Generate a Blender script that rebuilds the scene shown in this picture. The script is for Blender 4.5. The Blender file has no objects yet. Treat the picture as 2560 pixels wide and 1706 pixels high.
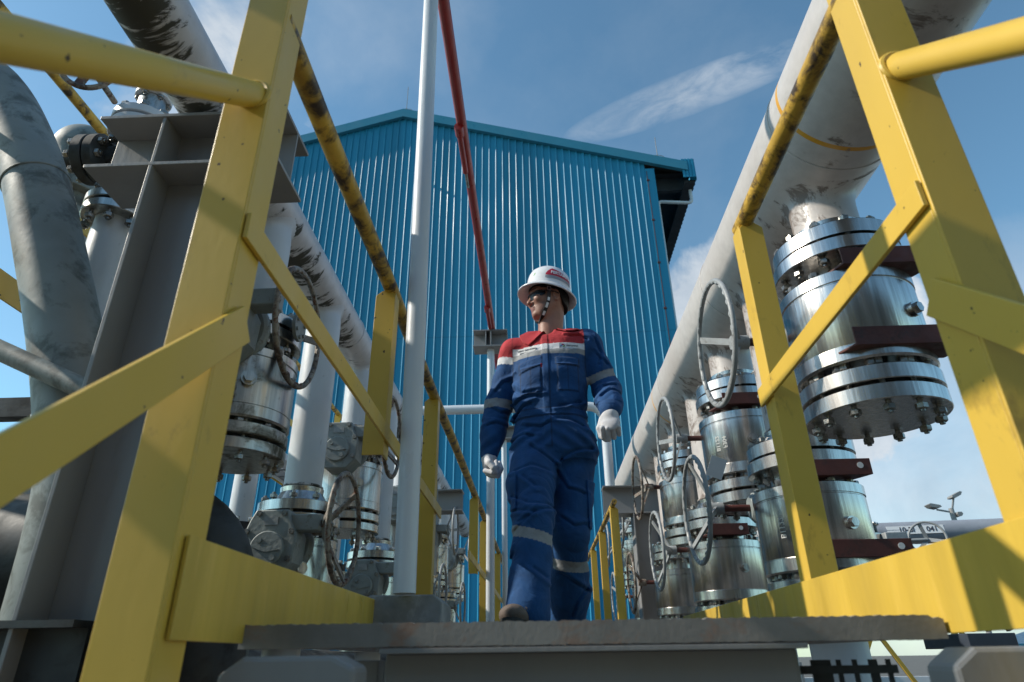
import bpy, bmesh, math, random
import numpy as np
from mathutils import Vector, Matrix, Quaternion
random.seed(7); np.random.seed(7)
R_ = math.radians
scene = bpy.context.scene
COL = scene.collection

# ------------------------------------------------------------------ camera, sky, sun, exposure
cam_d = bpy.data.cameras.new('camera'); cam = bpy.data.objects.new('camera', cam_d); COL.objects.link(cam)
scene.camera = cam
cam_d.sensor_width = 36.0; cam_d.lens = 647.0 * 36.0 / 1024.0
cam_d.clip_start = 0.02; cam_d.clip_end = 2000
cx_ = Vector((0.99905915, 0.04160259, -0.01224903)); cy_ = Vector((0.02931225, -0.43960075, 0.89771486)); cz_ = Vector((0.03196258, -0.89722929, -0.44040662))
m3 = Matrix((cx_, cy_, cz_)).transposed()
cam.matrix_world = Matrix.Translation((0, 0, -0.03)) @ m3.to_4x4()
cam_d.dof.use_dof = True; cam_d.dof.focus_distance = 3.1; cam_d.dof.aperture_fstop = 5.0

SUN_EL, SUN_AZ = R_(36), R_(-95)      # azimuth clockwise from +Y
w = bpy.data.worlds.new('World'); scene.world = w; w.use_nodes = True
nt = w.node_tree; nt.nodes.clear()
def NN(nt, t, **kw):
    n = nt.nodes.new(t)
    for k, v in kw.items():
        if k.startswith('i_'):
            key = k[2:]; key = int(key) if key.isdigit() else key.replace('_', ' ')
            if isinstance(v, bpy.types.NodeSocket): nt.links.new(v, n.inputs[key])
            else: n.inputs[key].default_value = v
        else: setattr(n, k, v)
    return n
def MA(nt, op, a, b=None, c=None, clamp=False):
    n = nt.nodes.new('ShaderNodeMath'); n.operation = op; n.use_clamp = clamp
    for i, v in enumerate((a, b, c)):
        if v is None: continue
        if isinstance(v, bpy.types.NodeSocket): nt.links.new(v, n.inputs[i])
        else: n.inputs[i].default_value = v
    return n.outputs[0]
def RAMP(nt, fac, stops, interp='LINEAR'):
    n = nt.nodes.new('ShaderNodeValToRGB'); n.color_ramp.interpolation = interp
    e = n.color_ramp.elements
    while len(e) < len(stops): e.new(0.5)
    for i, (p, c) in enumerate(stops):
        e[i].position = p
        e[i].color = (c, c, c, 1) if isinstance(c, (int, float)) else (*c, 1)
    nt.links.new(fac, n.inputs[0]); return n.outputs[0]
def MIX(nt, fac, a, b, blend='MIX'):
    n = nt.nodes.new('ShaderNodeMix'); n.data_type = 'RGBA'; n.blend_type = blend
    for key, v in ((0, fac), (6, a), (7, b)):
        if isinstance(v, bpy.types.NodeSocket): nt.links.new(v, n.inputs[key])
        elif key == 0: n.inputs[0].default_value = v
        else: n.inputs[key].default_value = (*v, 1) if len(v) == 3 else v
    return n.outputs[2]
sky = NN(nt, 'ShaderNodeTexSky', sky_type='NISHITA', sun_disc=False, sun_elevation=SUN_EL, sun_rotation=SUN_AZ,
         altitude=0.0, air_density=1.0, dust_density=0.35, ozone_density=1.2)
tc = NN(nt, 'ShaderNodeTexCoord')
sep = NN(nt, 'ShaderNodeSeparateXYZ', i_0=tc.outputs['Generated'])
ny = MA(nt, 'MAXIMUM', sep.outputs[1], 0.02)
px = MA(nt, 'DIVIDE', sep.outputs[0], ny); pz = MA(nt, 'DIVIDE', sep.outputs[2], ny)
def blob(cx, cz, ax, az, ang):     # soft elliptical region of the sky, in direction space
    dx = MA(nt, 'SUBTRACT', px, cx); dz = MA(nt, 'SUBTRACT', pz, cz)
    ca, sa = math.cos(ang), math.sin(ang)
    u = MA(nt, 'ADD', MA(nt, 'MULTIPLY', dx, ca / ax), MA(nt, 'MULTIPLY', dz, sa / ax))
    v = MA(nt, 'ADD', MA(nt, 'MULTIPLY', dx, -sa / az), MA(nt, 'MULTIPLY', dz, ca / az))
    d = MA(nt, 'ADD', MA(nt, 'MULTIPLY', u, u), MA(nt, 'MULTIPLY', v, v))
    return MA(nt, 'SUBTRACT', 1.0, d, clamp=True)
def cnoise(scale, detail, rough, dist=0.0, sx=1, sz=1, ang=0.0):
    mp = NN(nt, 'ShaderNodeMapping', i_0=tc.outputs['Generated']); mp.inputs['Scale'].default_value = (sx, 1, sz); mp.inputs['Rotation'].default_value = (0, ang, 0)
    return NN(nt, 'ShaderNodeTexNoise', i_Vector=mp.outputs[0], i_Scale=scale, i_Detail=detail, i_Roughness=rough, i_Distortion=dist).outputs[0]
n1 = cnoise(7.0, 9, 0.6, 0.3); n2 = cnoise(9.0, 10, 0.62, 0.6, 1.0, 3.2, 0.45); n3 = cnoise(3.0, 8, 0.6, 0.2)
# wispy streak, cumulus heads behind the right header, loose cloud upper left, pale bank low on the right
streak = MA(nt, 'MULTIPLY', MA(nt, 'POWER', blob(0.37, 1.07, 0.33, 0.060, 0.42), 0.7), RAMP(nt, n2, [(0.30, 0.0), (0.66, 1.0)]))
cum = RAMP(nt, MA(nt, 'MULTIPLY_ADD', blob(0.42, 0.47, 0.30, 0.27, 0.3), 0.9, MA(nt, 'SUBTRACT', n1, 0.5)), [(0.16, 0.0), (0.36, 1.0)])
ul = RAMP(nt, MA(nt, 'MULTIPLY_ADD', blob(-0.72, 1.30, 0.42, 0.30, 1.2), 0.55, MA(nt, 'SUBTRACT', n1, 0.5)), [(0.18, 0.0), (0.55, 1.0)])
uc = MA(nt, 'MULTIPLY', RAMP(nt, MA(nt, 'MULTIPLY_ADD', blob(-0.40, 1.30, 0.5, 0.35, 0.0), 0.4, MA(nt, 'SUBTRACT', n3, 0.5)), [(0.15, 0.0), (0.6, 1.0)]), 0.35)
lowr = RAMP(nt, MA(nt, 'MULTIPLY_ADD', blob(1.0, 0.18, 1.0, 0.62, 0.1), 0.75, MA(nt, 'SUBTRACT', n3, 0.5)), [(0.12, 0.0), (0.75, 1.0)])
thin = MA(nt, 'MULTIPLY', RAMP(nt, n3, [(0.45, 0.0), (0.75, 1.0)]), 0.12)
clouds = MA(nt, 'MAXIMUM', MA(nt, 'MULTIPLY', streak, 0.8), MA(nt, 'MULTIPLY', cum, 0.95))
clouds = MA(nt, 'MAXIMUM', clouds, MA(nt, 'MULTIPLY', ul, 0.95)); clouds = MA(nt, 'MAXIMUM', clouds, uc)
clouds = MA(nt, 'MAXIMUM', clouds, MA(nt, 'MULTIPLY', lowr, 0.8)); clouds = MA(nt, 'MAXIMUM', clouds, thin)
ccol = MIX(nt, RAMP(nt, n1, [(0.35, 0.0), (0.65, 1.0)]), (4.0, 4.7, 5.5), (6.2, 6.7, 7.2))
skyc = MIX(nt, clouds, MIX(nt, 1.0, sky.outputs[0], (1.15, 1.55, 1.50), 'MULTIPLY'), ccol)
bg = NN(nt, 'ShaderNodeBackground', i_Color=skyc, i_Strength=0.12)
NN(nt, 'ShaderNodeOutputWorld', i_Surface=bg.outputs[0])

sd = bpy.data.lights.new('sun', 'SUN'); sd.energy = 5.0; sd.angle = R_(0.53); sd.color = (1.0, 0.92, 0.79)
sun = bpy.data.objects.new('sun', sd); COL.objects.link(sun)
sdir = Vector((math.sin(SUN_AZ) * math.cos(SUN_EL), math.cos(SUN_AZ) * math.cos(SUN_EL), math.sin(SUN_EL)))
sun.rotation_euler = sdir.to_track_quat('Z', 'Y').to_euler(); sun.location = sdir * 50
scene.view_settings.view_transform = 'Standard'; scene.view_settings.look = 'None'
scene.view_settings.exposure = 0.0; scene.view_settings.gamma = 1.0
scene.cycles.max_bounces = 6; scene.cycles.diffuse_bounces = 3; scene.cycles.glossy_bounces = 4

# ------------------------------------------------------------------ materials
def mat(name, base, rough=0.5, metal=0.0, var=0.15, vscale=6.0, dirt=None, dirt_amt=0.0, dirt_scale=14.0, rust=0.0, bump=0.02, bscale=60.0,
        stretch=(1, 1, 1), spec=0.5, coat=0.0, rough_var=0.15, specks=0):
    m = bpy.data.materials.new(name); m.use_nodes = True; nt = m.node_tree
    b = nt.nodes['Principled BSDF']
    t = NN(nt, 'ShaderNodeTexCoord'); mp = NN(nt, 'ShaderNodeMapping', i_0=t.outputs['Object']); mp.inputs['Scale'].default_value = stretch
    v = mp.outputs[0]
    na = NN(nt, 'ShaderNodeTexNoise', i_Vector=v, i_Scale=vscale, i_Detail=6.0, i_Roughness=0.6).outputs[0]
    f = RAMP(nt, na, [(0.3, 1 - var), (0.7, 1 + var * 0.6)])
    col = MIX(nt, 1.0, base, f, 'MULTIPLY')
    if dirt is not None:
        nb = NN(nt, 'ShaderNodeTexNoise', i_Vector=v, i_Scale=dirt_scale, i_Detail=9.0, i_Roughness=0.68, i_Distortion=0.4).outputs[0]
        lo = 0.72 - dirt_amt * 0.45
        col = MIX(nt, RAMP(nt, nb, [(lo, 0.0), (lo + 0.12, 1.0)]), col, dirt)
    if rust:
        nc = NN(nt, 'ShaderNodeTexNoise', i_Vector=v, i_Scale=dirt_scale * 1.7, i_Detail=8.0, i_Roughness=0.7, i_Distortion=0.8).outputs[0]
        lo = 0.74 - rust * 0.4
        col = MIX(nt, RAMP(nt, nc, [(lo, 0.0), (lo + 0.08, 1.0)]), col, (0.13, 0.045, 0.02))
    nt.links.new(col, b.inputs['Base Color'])
    nr = NN(nt, 'ShaderNodeTexNoise', i_Vector=v, i_Scale=vscale * 3.3, i_Detail=5.0).outputs[0]
    nt.links.new(RAMP(nt, nr, [(0.3, max(0.05, rough - rough_var)), (0.7, min(1, rough + rough_var))]), b.inputs['Roughness'])
    b.inputs['Metallic'].default_value = metal
    b.inputs['Specular IOR Level'].default_value = spec
    if coat: b.inputs['Coat Weight'].default_value = coat; b.inputs['Coat Roughness'].default_value = 0.12
    if specks:
        ns = NN(nt, 'ShaderNodeTexNoise', i_Vector=t.outputs['Object'], i_Scale=specks, i_Detail=3.0).outputs[0]
        nt.links.new(MIX(nt, RAMP(nt, ns, [(0.71, 0.0), (0.735, 1.0)]), col, (0.06, 0.035, 0.015)), b.inputs['Base Color'])
    if bump:
        nz = NN(nt, 'ShaderNodeTexNoise', i_Vector=v, i_Scale=bscale, i_Detail=4.0).outputs[0]
        bp = NN(nt, 'ShaderNodeBump', i_Height=nz, i_Strength=0.35, i_Distance=bump * 0.1)
        nt.links.new(bp.outputs[0], b.inputs['Normal'])
    return m
YEL = mat('yellow_paint', (0.62, 0.41, 0.06), 0.42, var=0.10, vscale=2.0, dirt=(0.34, 0.215, 0.04), dirt_amt=0.26, dirt_scale=9, rust=0.10, bump=0.006, stretch=(1, 1, 0.5), specks=55)
YELT = mat('streaked_yellow_paint', (0.61, 0.41, 0.062), 0.42, var=0.22, vscale=9.0, dirt=(0.70, 0.47, 0.10), dirt_amt=0.30, dirt_scale=16, rust=0.10, bump=0.008, stretch=(1, 1, 0.14))
YELW = mat('worn_yellow_paint', (0.55, 0.34, 0.045), 0.5, var=0.35, vscale=7.0, dirt=(0.055, 0.035, 0.018), dirt_amt=0.56, dirt_scale=13, rust=0.28, bump=0.05)
STEELP = mat('grey_steel_paint', (0.25, 0.25, 0.25), 0.45, var=0.16, vscale=2.5, dirt=(0.20, 0.20, 0.185), dirt_amt=0.28, dirt_scale=5, rust=0.03, stretch=(1, 1, 0.3))
DARKP = mat('dark_weathered_steel', (0.033, 0.037, 0.038), 0.6, var=0.4, vscale=4, dirt=(0.012, 0.012, 0.010), dirt_amt=0.5, dirt_scale=7, bump=0.012)
POLE = mat('pale_pole_paint', (0.56, 0.60, 0.64), 0.4, var=0.08, vscale=3, dirt=(0.20, 0.21, 0.19), dirt_amt=0.12, dirt_scale=20, stretch=(1, 1, 0.4))
WPIPE = mat('white_pipe_paint', (0.55, 0.58, 0.61), 0.42, var=0.12, vscale=4, dirt=(0.09, 0.10, 0.07), dirt_amt=0.22, dirt_scale=17, stretch=(1, 1, 0.5))
OLDP = mat('old_grey_pipe', (0.22, 0.245, 0.235), 0.55, var=0.25, vscale=3.0, dirt=(0.09, 0.10, 0.09), dirt_amt=0.5, dirt_scale=9, bump=0.012)
GEAR = mat('gearbox_grey_paint', (0.23, 0.26, 0.26), 0.5, var=0.18, vscale=9, dirt=(0.10, 0.085, 0.06), dirt_amt=0.3, dirt_scale=18, rust=0.26, bump=0.05)
WHEELR = mat('rusty_wheel_paint', (0.26, 0.235, 0.20), 0.55, var=0.3, vscale=16, dirt=(0.055, 0.035, 0.025), dirt_amt=0.55, dirt_scale=20, rust=0.5, bump=0.08)
WHEELG = mat('grey_wheel_paint', (0.29, 0.31, 0.32), 0.45, var=0.2, vscale=16, dirt=(0.10, 0.08, 0.06), dirt_amt=0.24, dirt_scale=24, rust=0.25, bump=0.05)
OXIDE = mat('red_oxide_steel', (0.085, 0.022, 0.016), 0.55, var=0.35, vscale=8, dirt=(0.03, 0.015, 0.012), dirt_amt=0.35, dirt_scale=14)
REDP = mat('red_pipe_paint', (0.25, 0.022, 0.02), 0.4, var=0.2, vscale=6, dirt=(0.12, 0.02, 0.02), dirt_amt=0.2)
STUD = mat('stud_dark_metal', (0.30, 0.29, 0.27), 0.35, metal=0.85, var=0.4, vscale=30, dirt=(0.06, 0.045, 0.035), dirt_amt=0.35, dirt_scale=40, bump=0.03)
GRATE = mat('galvanised_grating', (0.25, 0.24, 0.225), 0.6, metal=0.1, var=0.25, vscale=9, dirt=(0.27, 0.16, 0.11), dirt_amt=0.42, dirt_scale=8, rust=0.10, bump=0.012, bscale=120)
CONC = mat('plinth_concrete', (0.24, 0.245, 0.245), 0.75, var=0.3, vscale=14, dirt=(0.34, 0.35, 0.35), dirt_amt=0.42, dirt_scale=14, bump=0.03)
BLACK = mat('black_rubber', (0.012, 0.012, 0.013), 0.6, var=0.2, bump=0.02)
GROUND = mat('gravel_ground', (0.12, 0.115, 0.105), 0.9, var=0.35, vscale=0.6, dirt=(0.08, 0.078, 0.072), dirt_amt=0.5, dirt_scale=30, bump=0.3, bscale=25)
BLUEW = mat('blue_cladding', (0.018, 0.235, 0.395), 0.5, var=0.09, vscale=0.6, dirt=(0.025, 0.21, 0.36), dirt_amt=0.25, dirt_scale=2, stretch=(1, 1, 0.15), bump=0, spec=0.33)
def cladding():      # every sheet a slightly different age, faint lap joints and run-off streaks
    nt = BLUEW.node_tree; b = nt.nodes['Principled BSDF']; src = b.inputs['Base Color'].links[0].from_socket
    t = NN(nt, 'ShaderNodeTexCoord'); s = NN(nt, 'ShaderNodeSeparateXYZ', i_0=t.outputs['Object'])
    w_ = NN(nt, 'ShaderNodeTexWhiteNoise', noise_dimensions='1D', i_W=MA(nt, 'FLOOR', MA(nt, 'DIVIDE', s.outputs[0], 0.912)))
    c = MIX(nt, 1.0, src, RAMP(nt, w_.outputs[0], [(0.0, 0.90), (1.0, 1.08)]), 'MULTIPLY')
    mp = NN(nt, 'ShaderNodeMapping', i_0=t.outputs['Object']); mp.inputs['Scale'].default_value = (2.2, 2.2, 0.10)
    n = NN(nt, 'ShaderNodeTexNoise', i_Vector=mp.outputs[0], i_Scale=1.5, i_Detail=6.0).outputs[0]
    c = MIX(nt, 1.0, c, RAMP(nt, n, [(0.35, 0.90), (0.65, 1.06)]), 'MULTIPLY')
    lap = MA(nt, 'LESS_THAN', MA(nt, 'ABSOLUTE', MA(nt, 'SUBTRACT', s.outputs[2], 10.4)), 0.018)
    nt.links.new(MIX(nt, MA(nt, 'MULTIPLY', lap, 0.3), c, (0.01, 0.07, 0.12)), b.inputs['Base Color'])
cladding()
BLUET = mat('blue_flashing', (0.035, 0.215, 0.32), 0.4, var=0.06, vscale=0.8, bump=0)
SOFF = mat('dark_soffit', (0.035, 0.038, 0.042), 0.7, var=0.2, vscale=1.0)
WALLW = mat('pale_panel_wall', (0.62, 0.64, 0.66), 0.6, var=0.1, vscale=1.5)

def steel(name, base, rough, streak=1.0, grime=0.0, tint=(0.10, 0.085, 0.06)):
    m = bpy.data.materials.new(name); m.use_nodes = True; nt = m.node_tree; b = nt.nodes['Principled BSDF']
    t = NN(nt, 'ShaderNodeTexCoord'); mp = NN(nt, 'ShaderNodeMapping', i_0=t.outputs['Object']); mp.inputs['Scale'].default_value = (22, 22, 1.2)
    s = NN(nt, 'ShaderNodeTexNoise', i_Vector=mp.outputs[0], i_Scale=2.2, i_Detail=5.0, i_Roughness=0.6).outputs[0]
    g = NN(nt, 'ShaderNodeTexNoise', i_Vector=t.outputs['Object'], i_Scale=9.0, i_Detail=9.0, i_Roughness=0.7, i_Distortion=0.5).outputs[0]
    c = MIX(nt, 1.0, base, RAMP(nt, s, [(0.3, 1 - 0.45 * streak), (0.7, 1.0)]), 'MULTIPLY')
    if grime: 
        lo = 0.74 - grime * 0.42
        gm = RAMP(nt, g, [(lo, 0.0), (lo + 0.14, 1.0)]); c = MIX(nt, gm, c, tint)
        nt.links.new(MA(nt, 'MULTIPLY_ADD', gm, -0.75, 1.0), b.inputs['Metallic'])
        nt.links.new(MA(nt, 'MULTIPLY_ADD', gm, 0.4, rough), b.inputs['Roughness'])
    else:
        b.inputs['Metallic'].default_value = 1.0
        nt.links.new(RAMP(nt, g, [(0.35, rough * 0.7), (0.7, rough * 1.5)]), b.inputs['Roughness'])
    nt.links.new(c, b.inputs['Base Color'])
    bp = NN(nt, 'ShaderNodeBump', i_Height=s, i_Strength=0.3, i_Distance=0.004); nt.links.new(bp.outputs[0], b.inputs['Normal'])
    return m
INOX = steel('polished_steel', (0.66, 0.64, 0.62), 0.26, 1.0, 0.10, (.16,.14,.12))
INOXD = steel('dirty_polished_steel', (0.60, 0.59, 0.56), 0.30, 1.0, 0.55, (0.075, 0.07, 0.05))
INOXM = steel('stained_polished_steel', (0.64, 0.63, 0.61), 0.26, 1.0, 0.22)

RINGY = 1.86
def header_mat(name, base, stain, amt, zc, r, streak_y, warm=None, ring=None):
    """Painted pipe whose belly is grown over with dark algae in ragged patches (object space, stays put)."""
    m = bpy.data.materials.new(name); m.use_nodes = True; nt = m.node_tree; b = nt.nodes['Principled BSDF']
    t = NN(nt, 'ShaderNodeTexCoord'); o = t.outputs['Object']; sp = NN(nt, 'ShaderNodeSeparateXYZ', i_0=o)
    mp = NN(nt, 'ShaderNodeMapping', i_0=o); mp.inputs['Scale'].default_value = (3, streak_y, 3)
    na = NN(nt, 'ShaderNodeTexNoise', i_Vector=mp.outputs[0], i_Scale=2.0, i_Detail=9.0, i_Roughness=0.7, i_Distortion=0.6).outputs[0]
    nb = NN(nt, 'ShaderNodeTexNoise', i_Vector=o, i_Scale=1.6, i_Detail=5.0, i_Roughness=0.55).outputs[0]
    nc = NN(nt, 'ShaderNodeTexNoise', i_Vector=o, i_Scale=18.0, i_Detail=6.0, i_Roughness=0.6).outputs[0]
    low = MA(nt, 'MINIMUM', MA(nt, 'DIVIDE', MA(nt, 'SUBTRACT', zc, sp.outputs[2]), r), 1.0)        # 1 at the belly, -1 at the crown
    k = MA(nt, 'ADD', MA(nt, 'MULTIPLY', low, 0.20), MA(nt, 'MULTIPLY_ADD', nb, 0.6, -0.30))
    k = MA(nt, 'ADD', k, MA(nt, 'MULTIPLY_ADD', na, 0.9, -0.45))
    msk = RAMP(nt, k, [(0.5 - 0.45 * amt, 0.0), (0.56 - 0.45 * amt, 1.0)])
    c = MIX(nt, 1.0, base, RAMP(nt, nc, [(0.3, 0.86), (0.7, 1.05)]), 'MULTIPLY')
    if warm: c = MIX(nt, RAMP(nt, nb, [(0.4, 0.0), (0.75, 0.8)]), c, warm)
    if ring is not None:      # a painted band round the pipe
        for ry, rw, rc in ring:
            c = MIX(nt, MA(nt, 'LESS_THAN', MA(nt, 'ABSOLUTE', MA(nt, 'SUBTRACT', sp.outputs[1], ry)), rw), c, rc)
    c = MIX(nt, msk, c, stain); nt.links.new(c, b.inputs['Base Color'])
    nt.links.new(MA(nt, 'MULTIPLY_ADD', msk, 0.4, 0.36), b.inputs['Roughness'])
    bp = NN(nt, 'ShaderNodeBump', i_Height=MA(nt, 'ADD', nc, msk), i_Strength=0.3, i_Distance=0.004); nt.links.new(bp.outputs[0], b.inputs['Normal'])
    return m
HEADL = header_mat('white_pipe_with_algae', (0.56, 0.56, 0.57), (0.05, 0.05, 0.038), 0.76, 0.0, 0.1, 9.0)
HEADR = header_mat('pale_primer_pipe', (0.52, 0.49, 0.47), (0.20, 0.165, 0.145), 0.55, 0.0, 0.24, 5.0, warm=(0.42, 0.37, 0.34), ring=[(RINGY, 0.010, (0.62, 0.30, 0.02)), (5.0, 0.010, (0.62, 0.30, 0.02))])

# ------------------------------------------------------------------ mesh helpers
class MB:
    def __init__(s): s.v = []; s.f = []
    def add(s, vs, fs):
        o = len(s.v); s.v += [tuple(x) for x in vs]; s.f += [tuple(i + o for i in f) for f in fs]; return s
    def box(s, a, b, M=None):
        x0, y0, z0 = a; x1, y1, z1 = b
        vs = [Vector(p) for p in ((x0, y0, z0), (x1, y0, z0), (x1, y1, z0), (x0, y1, z0), (x0, y0, z1), (x1, y0, z1), (x1, y1, z1), (x0, y1, z1))]
        if M is not None: vs = [M @ v for v in vs]
        return s.add(vs, [(3, 2, 1, 0), (4, 5, 6, 7), (0, 1, 5, 4), (1, 2, 6, 5), (2, 3, 7, 6), (3, 0, 4, 7)])
    def bar(s, a, b, w, h, up=(0, 0, 1)):      # rectangular bar from a to b, w across, h along up
        a, b = Vector(a), Vector(b); d = (b - a).normalized(); sx = d.cross(Vector(up)).normalized(); u = sx.cross(d)
        vs = [p + sx * i * w / 2 + u * j * h / 2 for p in (a, b) for i, j in ((-1, -1), (1, -1), (1, 1), (-1, 1))]
        return s.add(vs, [(0, 1, 2, 3), (7, 6, 5, 4), (0, 4, 5, 1), (1, 5, 6, 2), (2, 6, 7, 3), (3, 7, 4, 0)])
    def tube(s, path, r, n=24, caps=True, rings=None):
        P = [Vector(p) for p in path]; rr = r if hasattr(r, '__len__') else [r] * len(P)
        T = []
        for i in range(len(P)):
            t = (P[min(i + 1, len(P) - 1)] - P[max(i - 1, 0)]); T.append(t.normalized())
        x = T[0].orthogonal().normalized(); vs = []
        for i, p in enumerate(P):
            if i: x = (T[i - 1].rotation_difference(T[i])) @ x
            y = T[i].cross(x)
            vs += [p + (x * math.cos(2 * math.pi * k / n) + y * math.sin(2 * math.pi * k / n)) * rr[i] for k in range(n)]
        fs = [(i * n + k, i * n + (k + 1) % n, (i + 1) * n + (k + 1) % n, (i + 1) * n + k) for i in range(len(P) - 1) for k in range(n)]
        if caps: fs += [tuple(range(n))[::-1], tuple((len(P) - 1) * n + k for k in range(n))]
        return s.add(vs, fs)
    def cyl(s, a, b, r, n=24): return s.tube([a, b], r, n)
    def lathe(s, prof, n=32, M=None, close=True):      # prof: (r, z) going up
        vs = []; fs = []
        for r, z in prof: vs += [Vector((r * math.cos(2 * math.pi * k / n), r * math.sin(2 * math.pi * k / n), z)) for k in range(n)]
        for i in range(len(prof) - 1):
            for k in range(n): fs.append((i * n + k, i * n + (k + 1) % n, (i + 1) * n + (k + 1) % n, (i + 1) * n + k))
        if close: fs += [tuple(range(n))[::-1], tuple((len(prof) - 1) * n + k for k in range(n))]
        if M is not None: vs = [M @ v for v in vs]
        return s.add(vs, fs)
    def prism(s, pts, d, M=None):       # outline pts (x, z) pushed d along y
        n = len(pts); vs = [Vector((x, 0, z)) for x, z in pts] + [Vector((x, d, z)) for x, z in pts]
        if M is not None: vs = [M @ v for v in vs]
        return s.add(vs, [tuple(range(n)), tuple(range(2 * n - 1, n - 1, -1))] + [((i + 1) % n, i, n + i, n + (i + 1) % n) for i in range(n)])
    def torus(s, c, R, r, axis=(1, 0, 0), n=48, m=10):
        q = Vector((0, 0, 1)).rotation_difference(Vector(axis)); vs = []
        for i in range(n):
            a = 2 * math.pi * i / n
            for j in range(m):
                b = 2 * math.pi * j / m
                vs.append(Vector(c) + q @ Vector(((R + r * math.cos(b)) * math.cos(a), (R + r * math.cos(b)) * math.sin(a), r * math.sin(b))))
        return s.add(vs, [(i * m + j, ((i + 1) % n) * m + j, ((i + 1) % n) * m + (j + 1) % m, i * m + (j + 1) % m) for i in range(n) for j in range(m)])
    def hexn(s, c, r, h, M=None):
        return s.lathe([(r * 0.9, c[2]), (r, c[2] + h * 0.12), (r, c[2] + h * 0.88), (r * 0.9, c[2] + h)], 6, (M or Matrix()) @ Matrix.Translation((c[0], c[1], 0)))
    def mesh(s, name, m, smooth=True, bevel=0):
        me = bpy.data.meshes.new(name); me.from_pydata(s.v, [], s.f)
        bm = bmesh.new(); bm.from_mesh(me); bmesh.ops.recalc_face_normals(bm, faces=bm.faces); bm.to_mesh(me); bm.free()
        if smooth:
            me.polygons.foreach_set('use_smooth', [True] * len(me.polygons)); me.set_sharp_from_angle(angle=R_(32))
        if m is not None: me.materials.append(m)
        me.update(); return me
    def build(s, name, m, parent=None, smooth=True, bevel=0.0):
        o = bpy.data.objects.new(name, s.mesh(name, m, smooth)); COL.objects.link(o)
        if parent is not None: o.parent = parent
        if bevel:
            b = o.modifiers.new('bevel', 'BEVEL'); b.width = bevel; b.segments = 2; b.limit_method = 'ANGLE'; b.angle_limit = R_(50)
            b.harden_normals = False
        return o
def tag(o, label=None, cat=None, group=None, kind=None):
    if label: o['label'] = label
    if cat: o['category'] = cat
    if group: o['group'] = group
    if kind: o['kind'] = kind
    return o
def empty(name, loc, label, cat, group=None, rz=0.0):
    o = bpy.data.objects.new(name, None); COL.objects.link(o); o.location = loc; o.rotation_euler = (0, 0, rz); o.empty_display_size = 0.1
    return tag(o, label, cat, group)
def children(o): return [c for c in bpy.data.objects if c.parent is o]
def link_copy(src, parent, loc=None, rot=None):
    c = src.copy(); COL.objects.link(c); c.parent = parent
    if loc is not None: c.location = loc
    if rot is not None: c.rotation_euler = rot
    return c
def arc(c, r, a0, a1, n, plane='xz'):
    out = []
    for i in range(n + 1):
        a = R_(a0 + (a1 - a0) * i / n); p, q = r * math.cos(a), r * math.sin(a)
        out.append({'xz': (c[0] + p, c[1], c[2] + q), 'xy': (c[0] + p, c[1] + q, c[2]), 'yz': (c[0], c[1] + p, c[2] + q)}[plane])
    return out
def text_mesh(body, size, m, extrude=0.0015, align='CENTER', bold=0.0):
    cu = bpy.data.curves.new('lettering', 'FONT'); cu.body = body; cu.size = size; cu.extrude = extrude; cu.align_x = align; cu.align_y = 'CENTER'; cu.offset = bold
    o = bpy.data.objects.new('tmp_text', cu); COL.objects.link(o)
    dg = bpy.context.evaluated_depsgraph_get(); me = bpy.data.meshes.new_from_object(o.evaluated_get(dg))
    bpy.data.objects.remove(o); me.name = 'lettering'; me.materials.clear(); me.materials.append(m); return me
def lettering(body, size, m, M, parent, bold=0.0, extrude=0.0015):
    me = text_mesh(body, size, m, extrude, bold=bold); me.transform(M)
    o = bpy.data.objects.new('lettering', me); COL.objects.link(o); o.parent = parent; return o

# ------------------------------------------------------------------ ground and walkway
GZ = -1.9
bm_ = MB(); bm_.add([(-600, -600, GZ), (600, -600, GZ), (600, 600, GZ), (-600, 600, GZ)], [(0, 1, 2, 3)])
tag(bm_.build('ground', GROUND, smooth=False), kind='structure')

XL, XR = -0.455, 0.60
FZ = 0.02        # top of the grating
g = MB()
y = 1.10
for i in range(34):
    x = -0.435 + i * 0.0312; g.box((x, 1.10, FZ - 0.03), (x + 0.004, 9.6, FZ))
for i in range(85):
    y = 1.13 + i * 0.1; g.box((-0.44, y, FZ - 0.008), (0.59, y + 0.006, FZ - 0.001))
walk = tag(g.build('walkway', GRATE, smooth=False), kind='structure')
# serrated nosing plate across the front
e = MB(); n = 150; x0, x1 = -0.453, 0.586
top = []; bot = []
for i in range(n + 1):
    x = x0 + (x1 - x0) * i / n
    zt = 0.0185 + 0.0022 * abs(math.sin(i * 0.42 * math.pi)) + random.uniform(-0.0006, 0.0006)
    if x > 0.57: zt -= 0.004
    top.append((x, zt)); bot.append((x, -0.0125 + random.uniform(-0.0005, 0.0005)))
e.prism(top + bot[::-1], 0.045, Matrix.Translation((0, 1.05, 0)))
tag(e.build('nosing_plate', GRATE, walk, smooth=False), None)

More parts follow.
